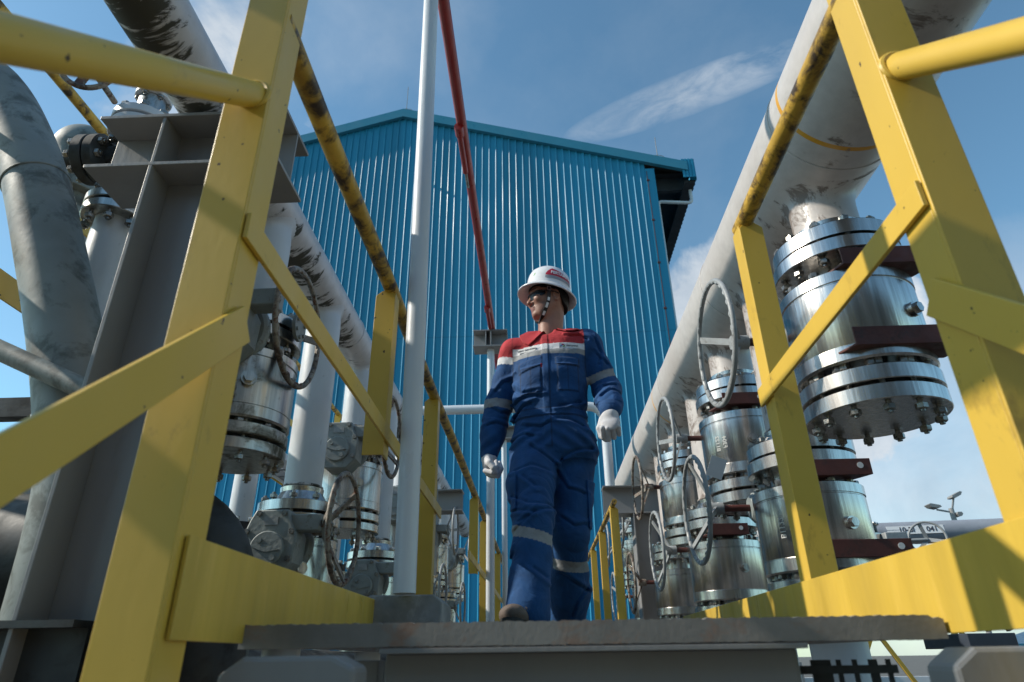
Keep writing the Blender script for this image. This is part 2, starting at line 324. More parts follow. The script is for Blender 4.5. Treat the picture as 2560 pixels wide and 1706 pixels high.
# ------------------------------------------------------------------ supporting beam and stair brackets below the front edge
t = empty('walkway_beam', (0.07, 1.1, -0.25), 'dark grey channel beam under the serrated front edge of the walkway', 'beam')
b = MB(); b.box((-0.31, 0, 0), (0.315, 0.012, 0.228)); b.build('web', STEELP, t, False, 0.002)
b = MB(); b.box((-0.31, -0.05, 0.228), (0.315, 0.14, 0.235)); b.build('top_flange', STEELP, t, False, 0.001)
b = MB(); b.box((-0.36, 0.02, 0), (-0.325, 0.06, 0.22)); b.box((-0.42, 0.09, 0.0), (-0.32, 0.10, 0.22)); b.build('clip_plate', STEELP, t, False, 0.002)
def stringer(x0, x1, label):
    t = empty('stair_stringer', ((x0 + x1) / 2, 0.9, -0.3), label, 'stair stringer', 'stringers of the steps up to the walkway')
    h = (x1 - x0) / 2
    b = MB(); b.prism([(-h, -1.2), (h, -1.2), (h, 0.262), (h - 0.03, 0.276), (-h + 0.03, 0.276), (-h, 0.255)], 0.07); b.build('bracket', STEELP, t, False, 0.006)
    b = MB(); b.bar((0, -0.02, 0.1), (0, -1.1, -0.9), 0.012, 0.2); b.build('plate', STEELP, t, False, 0.002)
    return t
stringer(-0.41, -0.235, 'bluish grey stair stringer bracket at bottom left, below the walkway edge')
s2 = stringer(0.50, 0.76, 'pale grey stair stringer bracket at bottom right, below the yellow toe board')
t = empty('slotted_bracket', (0.47, 1.16, -0.3), 'dark slotted steel bracket under the walkway, right of the front beam', 'bracket')
b = MB()
for i, x in enumerate((-0.10, -0.072, -0.045, -0.005, 0.02, 0.045, 0.072)): b.box((x, 0, 0), (x + (0.008, 0.006, 0.03, 0.006, 0.006, 0.012, 0.006)[i], 0.006, 0.262))
for z in (0.225, 0.262 - 0.008): b.box((-0.10, -0.004, z - 0.012), (0.085, -0.001, z))
b.build('slotted_plate', DARKP, t, False)

# ------------------------------------------------------------------ yellow railings
def angle_post(x, y, z0, z1, sx, parent, near=False, w=0.07, m=YEL):
    """Angle iron: one leg faces the steps (normal -Y), one the walkway; sx=+1 when the first leg reaches towards +X."""
    t_ = 0.007; b = MB(); c = 0.018
    pts = [(0, z0), (sx * w, z0), (sx * w, z1 - c), (sx * (w - c * 1.2), z1), (sx * c * 0.8, z1), (0, z1 - c)]
    if sx < 0: pts = pts[::-1]
    b.prism(pts, t_, Matrix.Translation((x, y, 0)))
    b.box((min(x, x + sx * t_), y + t_, z0), (max(x, x + sx * t_), y + w, z1 - 0.004))
    return b.build('post', m, parent, False, 0.0015)
def railing(side, label):
    L = side < 0; X = XL if L else XR; sx = side
    t = empty('railing', (0, 0, 0), label, 'railing', 'yellow railings along the walkway')
    Z = 1.10
    tubeX = X + sx * 0.022
    ys = 0.82 if L else 0.80
    far = 8.8
    # handrail along the walkway, sagging a touch between posts
    if not L:
        b = MB(); b.tube([(tubeX, 5.3, Z), (tubeX + .004, 7.0, Z + .004), (tubeX, far, Z)], 0.0215, 20); b.build('handrail', YELW, t)
    b = MB(); b.tube([(tubeX, ys + 0.02, Z + 0.004)] + [(tubeX, 1.2, Z + .002), (tubeX, 1.60, Z - .004)] if not L else [(tubeX, ys + 0.02, Z + 0.004)] + [(tubeX + 0.002 * math.sin(k * 1.7), ys + 0.4 + k * 0.6, Z + 0.003 * math.sin(k * 2.1)) for k in range(14)], 0.024, 20)
    b.build('handrail', YELW, t)
    # stair handrail: down towards the foot of the steps at 42 degrees
    zt = 0.875 if L else 0.855
    b = MB(); d = Vector((0, -math.cos(R_(42)), -math.sin(R_(42))))
    p0 = Vector((tubeX + sx * 0.006, ys + 0.0, zt)); b.tube([p0 + Vector((0, 0.03, 0)), p0, p0 + d * 1.3, p0 + d * 1.9], 0.0235, 24); b.build('stair_handrail', YEL if L else YEL, t)
    xf = X - sx * 0.006
    zm = 0.445
    b = MB(); p0 = Vector((xf, ys + 0.06, zm)); b.bar(p0, p0 + d * 1.7, 0.008, 0.058, up=(0, 0, 1)); b.build('stair_mid_rail', YEL, t, False, 0.0015)
    b = MB()
    b.bar((xf, ys + 0.005, 0.595), (xf, 1.62 if not L else 3.02, 0.575), 0.008, 0.048); b.build('mid_rail', YEL, t, False, 0.001)
    if L:
        b = MB(); b.bar((xf, 4.3, 0.575), (xf, far, 0.575), 0.008, 0.048); b.build('mid_rail', YEL, t, False, 0.001)
    # near post, runs from the stringer up
    p = angle_post(X, ys, -0.5, 1.62, sx, t, True, 0.078)
    b = MB(); b.torus((tubeX + sx * .006, ys - .001, zt), .027, .006, (0, 1, 0), 28, 8); b.build('weld_bead', YEL, t)
    posts = [(1.86, 0.52), (2.86, 0.0), (4.98, 0.53), (5.9, 0.0), (6.9, 0.53), (7.9, 0.0)] if L else [(1.545, 0.0), (5.45, 0.0), (6.6, 0.0), (7.8, 0.0)]
    for y, zb in posts: angle_post(X, y, zb, Z - 0.015, sx, t, w=0.065)
    # toe board
    b = MB(); yt = 1.90 if L else 2.95
    b.box((min(X - sx * 0.008, X - sx * 0.002), ys + 0.02, -0.005), (max(X - sx * 0.008, X - sx * 0.002), yt, 0.118)); b.build('toe_board', YELT, t, False, 0.001)
    if L:
        b = MB(); b.box((X + 0.002, 2.75, 0.022), (X + 0.008, far, 0.118)); b.build('toe_board', YEL, t, False, 0.001)
    return t
railing(-1, 'yellow steel railing left of the walkway, its rails running on down beside the steps')
railing(1, 'yellow steel railing right of the walkway, with a sunlit toe board')

# ------------------------------------------------------------------ plinth, poles, red pipe
t = empty('pole_plinth', (-0.365, 1.98, FZ), 'low grey weathered plinth at the foot of the nearest white pole', 'plinth')
b = MB(); b.prism([(-0.10, 0), (0.10, 0), (0.10, 0.088), (0.078, 0.108), (-0.10, 0.108)], 0.2, Matrix.Translation((0, -0.12, 0))); b.build('block', CONC, t, False, 0.004)
def pole(name, a, b_, r, label, bracket=False, group='white poles carrying the red pipe'):
    a, b_ = Vector(a), Vector(b_); t = empty(name, a, label, 'pole', group); d = b_ - a
    b = MB(); b.tube([(0, 0, 0), d], r, 28); b.build('shaft', POLE, t)
    if bracket:
        b = MB(); z = d.z; w = 0.155; x = d.x
        b.box((x - w, -0.09, z), (x + w, 0.09, z + 0.012)); b.box((x - w, -0.09, z + 0.155), (x + w, 0.09, z + 0.167)); b.box((x - w, -0.005, z + 0.012), (x + w, 0.005, z + 0.155))
        for q in (-0.045, 0.0): b.box((x + q, -0.088, z + 0.012), (x + q + 0.01, -0.005, z + 0.155))
        b.build('bracket', STEELP, t, False, 0.001)
        c = MB(); c.tube([(x - 0.1, 0, z + 0.167), (x - 0.1, 0, z + 0.2)], 0.012, 8); c.tube([(x + 0.08, 0, z + 0.167), (x + 0.08, 0, z + 0.2)], 0.012, 8); c.build('bolt', STUD, t)
    return t
pole('pole', (-0.362, 1.83, FZ + 0.108), (-0.412, 1.86, 3.6), 0.031, 'thick white pole standing on the low plinth, left of the walkway')
pole('pole', (-0.385, 5.33, FZ), (-0.385, 5.33, 2.50), 0.033, 'thin white pole with a grey bracket on top, left of the walking man', True)
pole('pole', (-0.405, 8.0, FZ), (-0.405, 8.0, 2.48), 0.033, 'farthest thin white pole, just left of the walking man', True)
t = empty('red_pipe', (-0.37, 5.3, 2.70), 'dark red pipe running overhead to the bracket on the thin white pole', 'pipe')
b = MB(); b.tube([(0.005, -6.5, 0), (0.0, 3.2, 0.0)], 0.029, 24); b.build('barrel', REDP, t)
for yy in (-2.55, -0.45):
    b = MB(); b.tube([(-0.012, yy, -0.036), (-0.012, yy + 0.36, -0.036)], 0.017, 12); b.tube([(-0.012, yy - 0.02, -0.03), (-0.012, yy + 0.05, -0.03)], 0.026, 12)
    b.build('nozzle', REDP, t)
    c = MB(); c.tube([(-0.012, yy + 0.36, -0.036), (-0.012, yy + 0.50, -0.036)], 0.009, 8); c.build('nozzle_tip', STUD, t)
t = empty('goalpost_pipe', (0, 6.2, 1.43), 'pale grey pipe bent down at both ends, crossing behind the walking man', 'pipe')
b = MB(); b.tube([(0.70, 0, 0), (0.70, 0, 0.66)] + arc((0.54, 0, 0.66), 0.16, 0, 90, 8)[1:] + arc((-1.25, 0, 0.66), 0.16, 90, 180, 8) + [(-1.41, 0, 0)], 0.047, 24); b.build('bent_tube', POLE, t)

# ------------------------------------------------------------------ H columns and support beams
def support(label, X0, X1, Yc, zt, zb, colx, cw, base=GZ, stiff=(), fl=0.2):
    t = empty('pipe_support', (colx, Yc, base), label, 'steel support', 'grey steel pipe supports'); z = lambda q: q - base
    b = MB(); th = 0.012; x0, x1 = X0 - colx, X1 - colx
    b.box((x0, -fl / 2, z(zt) - th), (x1, fl / 2, z(zt))); b.box((x0, -fl / 2, z(zb)), (x1, fl / 2, z(zb) + th)); b.box((x0, -0.004, z(zb) + th), (x1, 0.004, z(zt) - th))
    for sx in stiff: b.box((sx - colx - 0.005, -fl / 2 + 0.003, z(zb) + th), (sx - colx + 0.005, fl / 2 - 0.003, z(zt) - th))
    b.build('cross_beam', STEELP, t, False, 0.0015)
    b = MB(); h = cw / 2
    b.box((-h, -fl / 2, 0), (-h + 0.011, fl / 2, z(zb))); b.box((h - 0.011, -fl / 2, 0), (h, fl / 2, z(zb))); b.box((-h + 0.011, -0.004, 0), (h - 0.011, 0.004, z(zb)))
    b.build('column', STEELP, t, False, 0.0015)
    return t
support('big grey H column with short cross beam, beside the nearest left yellow post', -1.325, -0.735, 1.55, 1.505, 1.30, -1.025, 0.20, stiff=(-1.12, -0.93))
support('distant grey pipe support beam left of the thin white pole', -1.5, -0.71, 6.2, 1.42, 1.22, -1.05, 0.2)
support('grey pipe support with deep cross beam, right of the walking man', 0.62, 1.7, 6.2, 1.42, 1.16, 1.0, 0.24)

# ------------------------------------------------------------------ flanges, studs, valves
_q = MB(); _q.hexn((0, 0, 0), 0.018, 0.026); NUT = _q.mesh('hex_nut', STUD)
_q = MB(); _q.hexn((0, 0, 0), 0.012, 0.01); CNUT = _q.mesh('cover_bolt', STUD)
STAMP = mat('etched_mark', (.62, .62, .60), .7, var=0, bump=0)
_stud = {}
def stud_mesh(L, r=0.012):
    k = (round(L, 3), r)
    if k not in _stud:
        b = MB(); b.tube([(0, 0, -L / 2), (0, 0, L / 2)], r * 0.72, 10)
        b.hexn((0, 0, -L / 2 + 0.008), r * 1.55, r * 1.6); b.hexn((0, 0, L / 2 - 0.008 - r * 1.6), r * 1.55, r * 1.6)
        _stud[k] = b.mesh('stud_bolt', STUD)
    return _stud[k]
def ring_studs(parent, z, Rb, L, n, r=0.012, ph=0.0):
    me = stud_mesh(L, r)
    for i in range(n):
        o = bpy.data.objects.new('stud_bolt', me); COL.objects.link(o); o.parent = parent
        a = 2 * math.pi * (i + 0.5) / n + ph; o.location = (Rb * math.cos(a), Rb * math.sin(a), z); o.rotation_euler = (0, 0, a + i)
def disc(b, R, z0, z1, n=48): b.lathe([(R - 0.003, z0), (R, z0 + 0.003), (R, z1 - 0.003), (R - 0.003, z1)], n)
def neck(b, rp, rn, z1, n=40, spread=1.25, yl=0.26):
    """Saddle that flows out of the pipe belly (pipe along y at z=0, radius rp) down into a branch of radius rn ending at z1 < 0."""
    R1 = min(rn * spread + 0.03, rp * 0.93); m = 9; vs = []
    for k in range(n):
        a = 2 * math.pi * k / n; ca, sa = math.cos(a), math.sin(a)
        x, y = R1 * ca, (R1 + 0.02) * sa; p0 = Vector((x, y, -math.sqrt(max(rp * rp - x * x, 1e-6)) + 0.001))
        nrm = Vector((x, 0, p0.z)).normalized(); rad = Vector((-ca, -sa, 0)); t0 = (rad - nrm * rad.dot(nrm)).normalized()
        p3 = Vector((rn * ca, rn * sa, max(z1 + 0.01, -rp - 0.06))); L = (p3 - p0).length * 0.55
        p1 = p0 + t0 * L; p2 = p3 + Vector((0, 0, L))
        for i in range(m):
            u = i / (m - 1); q = p0 * (1 - u) ** 3 + p1 * 3 * u * (1 - u) ** 2 + p2 * 3 * u * u * (1 - u) + p3 * u ** 3; vs.append(q)
        vs.append(Vector((rn * ca, rn * sa, z1)))
    M = m + 1; fs = [(k * M + i, ((k + 1) % n) * M + i, ((k + 1) % n) * M + i + 1, k * M + i + 1) for k in range(n) for i in range(M - 1)]
    b.add(vs, fs)
def weld(b, r, z, n=40): b.torus((0, 0, z), r, 0.006, (0, 0, 1), n, 8)

def handwheel(parent, loc, R, m, hubdir, ang=0.0, dish=0.09, rr=0.0102):
    """Rim in the YZ plane, three dished spokes meeting a hub set back towards the valve."""
    b = MB(); b.torus((0, 0, 0), R, rr, (1, 0, 0), 56, 12)
    for k in range(28):      # finger grips under the rim
        a = 2 * math.pi * k / 28; b.lathe([(0.006, -0.012), (0.009, 0), (0.006, 0.012)], 8, Matrix.Translation((-hubdir * 0.004, (R - 0.006) * math.cos(a), (R - 0.006) * math.sin(a))) @ Matrix.Rotation(a, 4, 'X'))
    for k in range(3):
        a = ang + 2 * math.pi * k / 3; b.bar((0, R * math.cos(a), R * math.sin(a)), (hubdir * dish, 0.012 * math.cos(a), 0.012 * math.sin(a)), 0.026, 0.010, up=(1, 0, 0.001))
    b.tube([(hubdir * (dish - 0.03), 0, 0), (hubdir * (dish + 0.035), 0, 0)], 0.028, 20)
    o = b.build('handwheel', m, parent); o.location = loc; return o

def valve(base, H, Rf, side, label, group, st=INOX, wheel=None, wm=WHEELG, detail=2, blind=False, gear=None, bracket=None, yaw=0.0, plug=-55, nb=12, tagplate=False, cat='valve', stamp=None):
    """Ball valve standing on base = centre of its bottom face; z up. side: +1 right bank (wheel towards -X), -1 left bank."""
    x, y, z = base; t = empty('ball_valve', base, label, cat, group)
    rb = Rf * 1.0; tf = H * 0.078; neckr = Rf * 0.62
    zb0, zb1 = H * 0.215, H * 0.71           # body extent
    b = MB()       # body: collars, barrel, necks
    b.lathe([(neckr, tf), (neckr, zb0 - 0.004), (rb * 0.97, zb0 - 0.003), (rb, zb0 + 0.004), (rb, zb0 + H * 0.075), (rb - 0.004, zb0 + H * 0.079), (rb - 0.004, zb0 + H * 0.083), (rb * 0.99, zb0 + H * 0.087),
             (rb * 0.99, zb1 - H * 0.075), (rb - 0.005, zb1 - H * 0.071), (rb - 0.005, zb1 - H * 0.066), (rb, zb1 - H * 0.062), (rb, zb1 - 0.004), (rb * 0.97, zb1), (neckr, zb1 + 0.002), (neckr, H - tf)], 64)
    b.build('body', st, t)
    # flange pair at the bottom and valve-side flange on top
    fb = MB(); g_ = 0.013
    disc(fb, Rf, tf + g_, 2 * tf + g_, 56); fl = fb.build('flange', st, t)
    if detail >= 2: ring_studs(fl, tf + g_ / 2, Rf * 0.84, 2 * tf + g_ + 0.075, nb, 0.0125 if Rf > 0.19 else 0.0105)
    fb = MB(); disc(fb, Rf, 0, tf, 56); 
    if detail < 2:
        for i in range(nb):
            a = 2 * math.pi * i / nb; fb.hexn((Rf * 0.84 * math.cos(a), Rf * 0.84 * math.sin(a), -0.03), 0.02, 0.03); fb.hexn((Rf * 0.84 * math.cos(a), Rf * 0.84 * math.sin(a), 2 * tf + g_), 0.02, 0.03)
    fb.build('blind_flange' if blind else 'flange', st, t)
    for z0g, z1g in ((tf, tf + g_), (H - tf - g_, H)): fb = MB(); fb.lathe([(Rf * 0.86 - 0.01, z0g), (Rf * 0.86 - 0.01, z1g)], 40); fb.build('gasket', BLACK, t)
    fb = MB(); disc(fb, Rf, H - 2 * tf - g_, H - tf - g_, 56)
    if detail < 2:
        for i in range(nb):
            a = 2 * math.pi * i / nb; fb.hexn((Rf * 0.84 * math.cos(a), Rf * 0.84 * math.sin(a), H), 0.02, 0.025); fb.hexn((Rf * 0.84 * math.cos(a), Rf * 0.84 * math.sin(a), H - 2 * tf - g_ - 0.03), 0.02, 0.03)
    fl = fb.build('flange', st, t)
    if detail >= 2: ring_studs(fl, H - tf - g_ / 2, Rf * 0.84, 2 * tf + g_ + 0.075, nb, 0.0125 if Rf > 0.19 else 0.0105, 0.13)
    # body bolting: nuts between barrel and flanges
    if detail >= 2:
        for i in range(nb):
            a = 2 * math.pi * (i + 0.3) / nb
            for zz in (zb0 - 0.03, zb1 + 0.004):
                o = bpy.data.objects.new('hex_nut', NUT); COL.objects.link(o); o.parent = t; o.location = (rb * 0.86 * math.cos(a), rb * 0.86 * math.sin(a), zz); o.rotation_euler = (0, 0, i)
    if stamp:
        for row, (s_, hz) in enumerate(stamp):
            me = text_mesh(s_, 0.034, STAMP, .0006)
            for v in me.vertices:
                along, across = v.co.x, v.co.y + .022 * (1 - 2 * row); th = R_(hz) + across / rb; v.co = Vector(((rb * .99 + .001 + v.co.z) * math.cos(th), (rb * .99 + .001 + v.co.z) * math.sin(th), (zb0 + zb1) / 2 + along))
            o = bpy.data.objects.new('lettering', me); COL.objects.link(o); o.parent = t
    # drain plug on the barrel
    if detail >= 1:
        a = R_(plug if side > 0 else plug); q = MB(); c_ = Vector((math.cos(a), math.sin(a), 0)); zc = (zb0 + zb1) / 2
        q.tube([c_ * (rb * 0.97) + Vector((0, 0, zc)), c_ * (rb + 0.014) + Vector((0, 0, zc))], 0.026, 20); q.lathe([(0.019, 0), (0.019, 0.018)], 6, Matrix.Translation(c_ * (rb + 0.012) + Vector((0, 0, zc))) @ c_.to_track_quat('Z', 'Y').to_matrix().to_4x4())
        q.build('plug', st, t)
    if bracket:
        for zz, x0b, x1b in bracket:
            q = MB(); d_ = -rb - 0.012; h_ = 0.10
            q.box((x0b, d_, zz), (x1b, d_ + 0.009, zz + h_ * 0.62)); q.prism([(x0b, 0), (x1b, 0), (x1b - 0.06, -0.13), (x0b - 0.05, -0.13)], 0.009, Matrix.Translation((0, 0, zz)) @ Matrix(((1, 0, 0, 0), (0, 0, -1, d_), (0, 1, 0, -0.006), (0, 0, 0, 1))))
            bk = q.build('lifting_bracket', OXIDE, t, False, 0.002)
            hm = MB(); hm.tube([(x1b - 0.045, d_ - 0.0015, zz + 0.033), (x1b - 0.045, d_ + 0.0105, zz + 0.033)], 0.013, 16); hm.build('hole', WALLW, bk)
    if tagplate:
        q = MB(); q.bar((-rb - 0.01, -0.16, zb0 - 0.02), (-rb + 0.03, -0.19, zb0 + 0.08), 0.085, 0.002, up=(0, 1, 0)); q.build('tag_plate', WALLW, t, False)
    if wheel:
        wy, wx, wz, WR, ang = wheel; zc = wz - z; wx0 = wx - x; wy0 = wy - y
        d = -side      # wheel lies towards the walkway
        hub = wx0 + side * 0.09
        q = MB(); q.tube([(hub, wy0, zc), (hub + side * 0.26, wy0, zc)], 0.016, 14); sh = q.build('shaft', OXIDE, t)
        handwheel(t, (wx0, wy0, zc), WR, wm, side, ang)
        # gearbox housing
        gx = hub + side * 0.12; q = MB(); gy = wy0; sgn = 1 if gy > 0 else -1
        if gear == 'front':       # left bank: housing on the camera side of the barrel with its round cover in view
            cx = 0.0; yf = -(rb + 0.115); cz = zc - 0.055
            outl = [(-0.105, -0.09), (-0.055, -0.135), (0.055, -0.135), (0.10, -0.085), (0.105, 0.02), (0.075, 0.075), (0.065, 0.115), (-0.065, 0.115), (-0.085, 0.075), (-0.11, 0.0)]
            q.prism([(px_, pz_) for px_, pz_ in outl], 0.13, Matrix.Translation((cx, yf, cz)))
            q.lathe([(0.115, 0), (0.13, 0.01), (0.13, 0.03), (0.10, 0.04)], 32, Matrix.Translation((cx, yf + 0.13, cz)) @ Matrix.Rotation(R_(-90), 4, 'X'))
            q.box((0.07, yf + 0.02, cz + 0.035), (0.19, yf + 0.09, cz + 0.10))
            gb = q.build('gearbox', GEAR, t, True, 0.006)
            q = MB(); q.lathe([(0.066, 0), (0.066, 0.012), (0.062, 0.016)], 40, Matrix.Translation((cx, yf, cz - 0.035)) @ Matrix.Rotation(R_(90), 4, 'X'))
            q.prism([(-0.055, 0), (0, 0.014), (0.055, 0), (0, -0.014)], 0.006, Matrix.Translation((cx, yf - 0.022, cz - 0.035)) @ Matrix.Rotation(0.1, 4, 'Y'))
            for px_, pz_ in ((-0.03, 0.03), (0.03, -0.035)): q.lathe([(0.011, 0), (0.011, 0.01)], 12, Matrix.Translation((cx + px_, yf - 0.014, cz - 0.035 + pz_)) @ Matrix.Rotation(R_(90), 4, 'X'))
            q.build('indicator_cover', GEAR, gb)
            for px_, pz_ in ((-0.088, -0.08), (0.085, -0.072), (-0.09, 0.03), (0.088, 0.03), (-0.05, 0.10), (0.05, 0.10)):
                o = bpy.data.objects.new('cover_bolt', CNUT); COL.objects.link(o); o.parent = gb; o.location = (cx + px_, yf, cz + pz_); o.rotation_euler = (R_(90), 0, 0)
            q = MB(); q.box((-0.028, yf - 0.004, cz + 0.055), (0.028, yf - 0.0005, cz + 0.088)); q.build('cast_plate', WHEELG, gb, False)
            q = MB(); q.lathe([(0.052, 0), (0.052, 0.012)], 28, Matrix.Translation((0.19, wy0, zc)) @ Matrix.Rotation(R_(90), 4, 'Y')); 
            for k in range(6):
                a = k * math.pi / 3; q.hexn((0.038 * math.cos(a), 0.038 * math.sin(a), 0.012), 0.008, 0.007, Matrix.Translation((0.19, wy0, zc)) @ Matrix.Rotation(R_(90), 4, 'Y'))
            q.build('shaft_flange', GEAR, gb)
        else:
            q.lathe([(0.05, 0), (0.07, 0.02), (0.075, 0.12), (0.05, 0.15)], 20, Matrix.Translation((hub + side * 0.16, wy0, zc)) @ Matrix.Rotation(R_(90 * side), 4, 'Y'))
            q.bar((hub + side * 0.24, wy0, zc), (0, 0, zc), 0.14, 0.15)
            q.build('gearbox', GEAR, t, True, 0.005)
    return t

def header(name, X, Z, r, y0, y1, ys, low, m, mn, label, rn, R_fl, H, st, drop_up, drop_lo, extra_rot=0):
    """Long header pipe with branches: even ones short (upper valves), odd ones long risers (lower valves)."""
    t = empty(name, (X, 0, Z), label, 'pipe', 'long header pipes beside the walkway')
    b = MB(); L = int((y1 - y0) / 0.1); b.tube([(0, y0 + (y1 - y0) * i / L, 0) for i in range(L + 1)], r, 64); pb = b.build('barrel', m, t)
    for yy in (1.97, 3.2, 4.7, 6.4):
        w_ = MB(); w_.torus((0, yy, 0), r + 0.0005, 0.0035, (0, 1, 0), 48, 6); w_.build('weld_seam', m, t)
    for i, y in enumerate(ys):
        zt = (drop_up if i % 2 == 0 else drop_lo) - Z
        q = MB(); neck(q, r, rn, zt + 0.05, 40); br = q.build('branch', mn, t); br.location = (0, y, 0)
        tf = H * 0.078; q = MB(); q.lathe([(rn + 0.012, zt + 0.075), (rn + 0.010, zt + 0.055), (rn + 0.035, zt + 0.012), (R_fl, zt + 0.001)], 48); q.lathe([(R_fl, zt - tf), (R_fl, zt)], 56)
        fl = q.build('branch_flange', st, br)
        if i % 2 == 1:
            q = MB(); weld(q, rn + 0.002, zt + 0.085); q.build('weld_seam', m, br)
    return t
ysR = [2.21 + 0.73 * k for k in range(9)]; ysL = [2.12 + 0.72 * k for k in range(9)]
HR, HL = 0.70, 0.515
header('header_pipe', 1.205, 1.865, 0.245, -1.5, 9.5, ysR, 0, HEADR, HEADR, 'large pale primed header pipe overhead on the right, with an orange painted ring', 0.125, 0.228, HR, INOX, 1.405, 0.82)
header('header_pipe', -1.045, 1.63, 0.100, -1.5, 9.5, ysL, 0, HEADL, WPIPE, 'white header pipe overhead on the left, its belly grown over with dark algae', 0.082, 0.176, HL, INOXM, 1.10, 0.58)
wy_u = [2.324, 3.779, 5.179, 6.65, 8.1]; wy_l = [3.133, 4.481, 6.032, 7.5]
ordw = ['nearest', 'second', 'third', 'fourth', 'fifth']
for i, y in enumerate(ysR):
    k = i // 2; up = i % 2 == 0; near = k < 2; z0 = (1.405 if up else 0.82) - HR
    wz = (1.075, 1.14, 1.18, 1.18, 1.18)[k] if up else (0.594, 0.598, 0.55, 0.55)[k]
    wy = (wy_u if up else wy_l)[k]
    lab = (('large polished steel valve with bolted blind flange, nearest under the right header pipe', 'polished steel valve hung under the right header pipe, second of the upper row',
            'third polished steel valve of the upper row under the right header pipe', 'fourth upper steel valve along the right header pipe', 'farthest upper steel valve under the right header pipe') if up else
           ('polished steel valve behind the right yellow post, nearest of the lower right row', 'polished steel valve just above the toe board, second of the lower right row',
            'third steel valve of the lower right row, beyond the grey column', 'farthest steel valve of the lower right row'))[k]
    br = [(0.50, -.10, 0.24), (0.185, -.13, 0.28)] if i == 0 else [(0.52, -.05, 0.19), (0.195, -.05, 0.27)] if i == 1 else [(0.525, -0.15, 0.1)]
    valve((1.198, y, z0), HR, 0.232, 1, lab, 'steel valves under the right header pipe', INOX, (wy, (0.72, 0.78, 0.80, 0.82, 0.82)[k] if up else (0.75, 0.78, 0.80, 0.8)[k], wz, 0.245, 0.5 + i * 0.9), WHEELG if i not in (4, 5) else WHEELR,
          2 if i < 4 else (1 if i < 7 else 0), blind=(i == 0), bracket=br if i < 4 else None, plug=(-62, -75, -95, -80)[i % 4], nb=12, tagplate=(i == 2), stamp=[('F304', -138), ('B1122', -138)] if i in (1, 2) else None)
for i, y in enumerate(ysL):
    k = i // 2; up = i % 2 == 0; z0 = (1.10 if up else 0.58) - HL
    lab = (('dirty steel valve with rusty handwheel, nearest under the left header pipe', 'steel valve left of the thick white pole, second of its row',
            'third upper steel valve on the left, just beyond the thick white pole', 'fourth upper steel valve along the left header pipe', 'farthest upper steel valve on the left header pipe') if up else
           ('steel valve with big grey gearbox, nearest of the lower left row', 'second steel valve of the lower left row, by the foot of the thick pole',
            'third steel valve of the lower left row', 'farthest steel valve of the lower left row'))[k]
    wy = y - (0.06 if i == 0 else 0.20)
    valve((-1.045, y, z0), HL, 0.178, -1, lab, 'steel valves under the left header pipe', (INOXD if i == 0 else INOXM), (wy, (-0.85 if i == 0 else -0.78), z0 + (0.475 if up else 0.385), 0.215, 0.2 + i * 0.7),
          WHEELR if i < 3 else WHEELG, 2 if i < 3 else (1 if i < 6 else 0), gear='front', plug=-60, nb=10, tagplate=False)

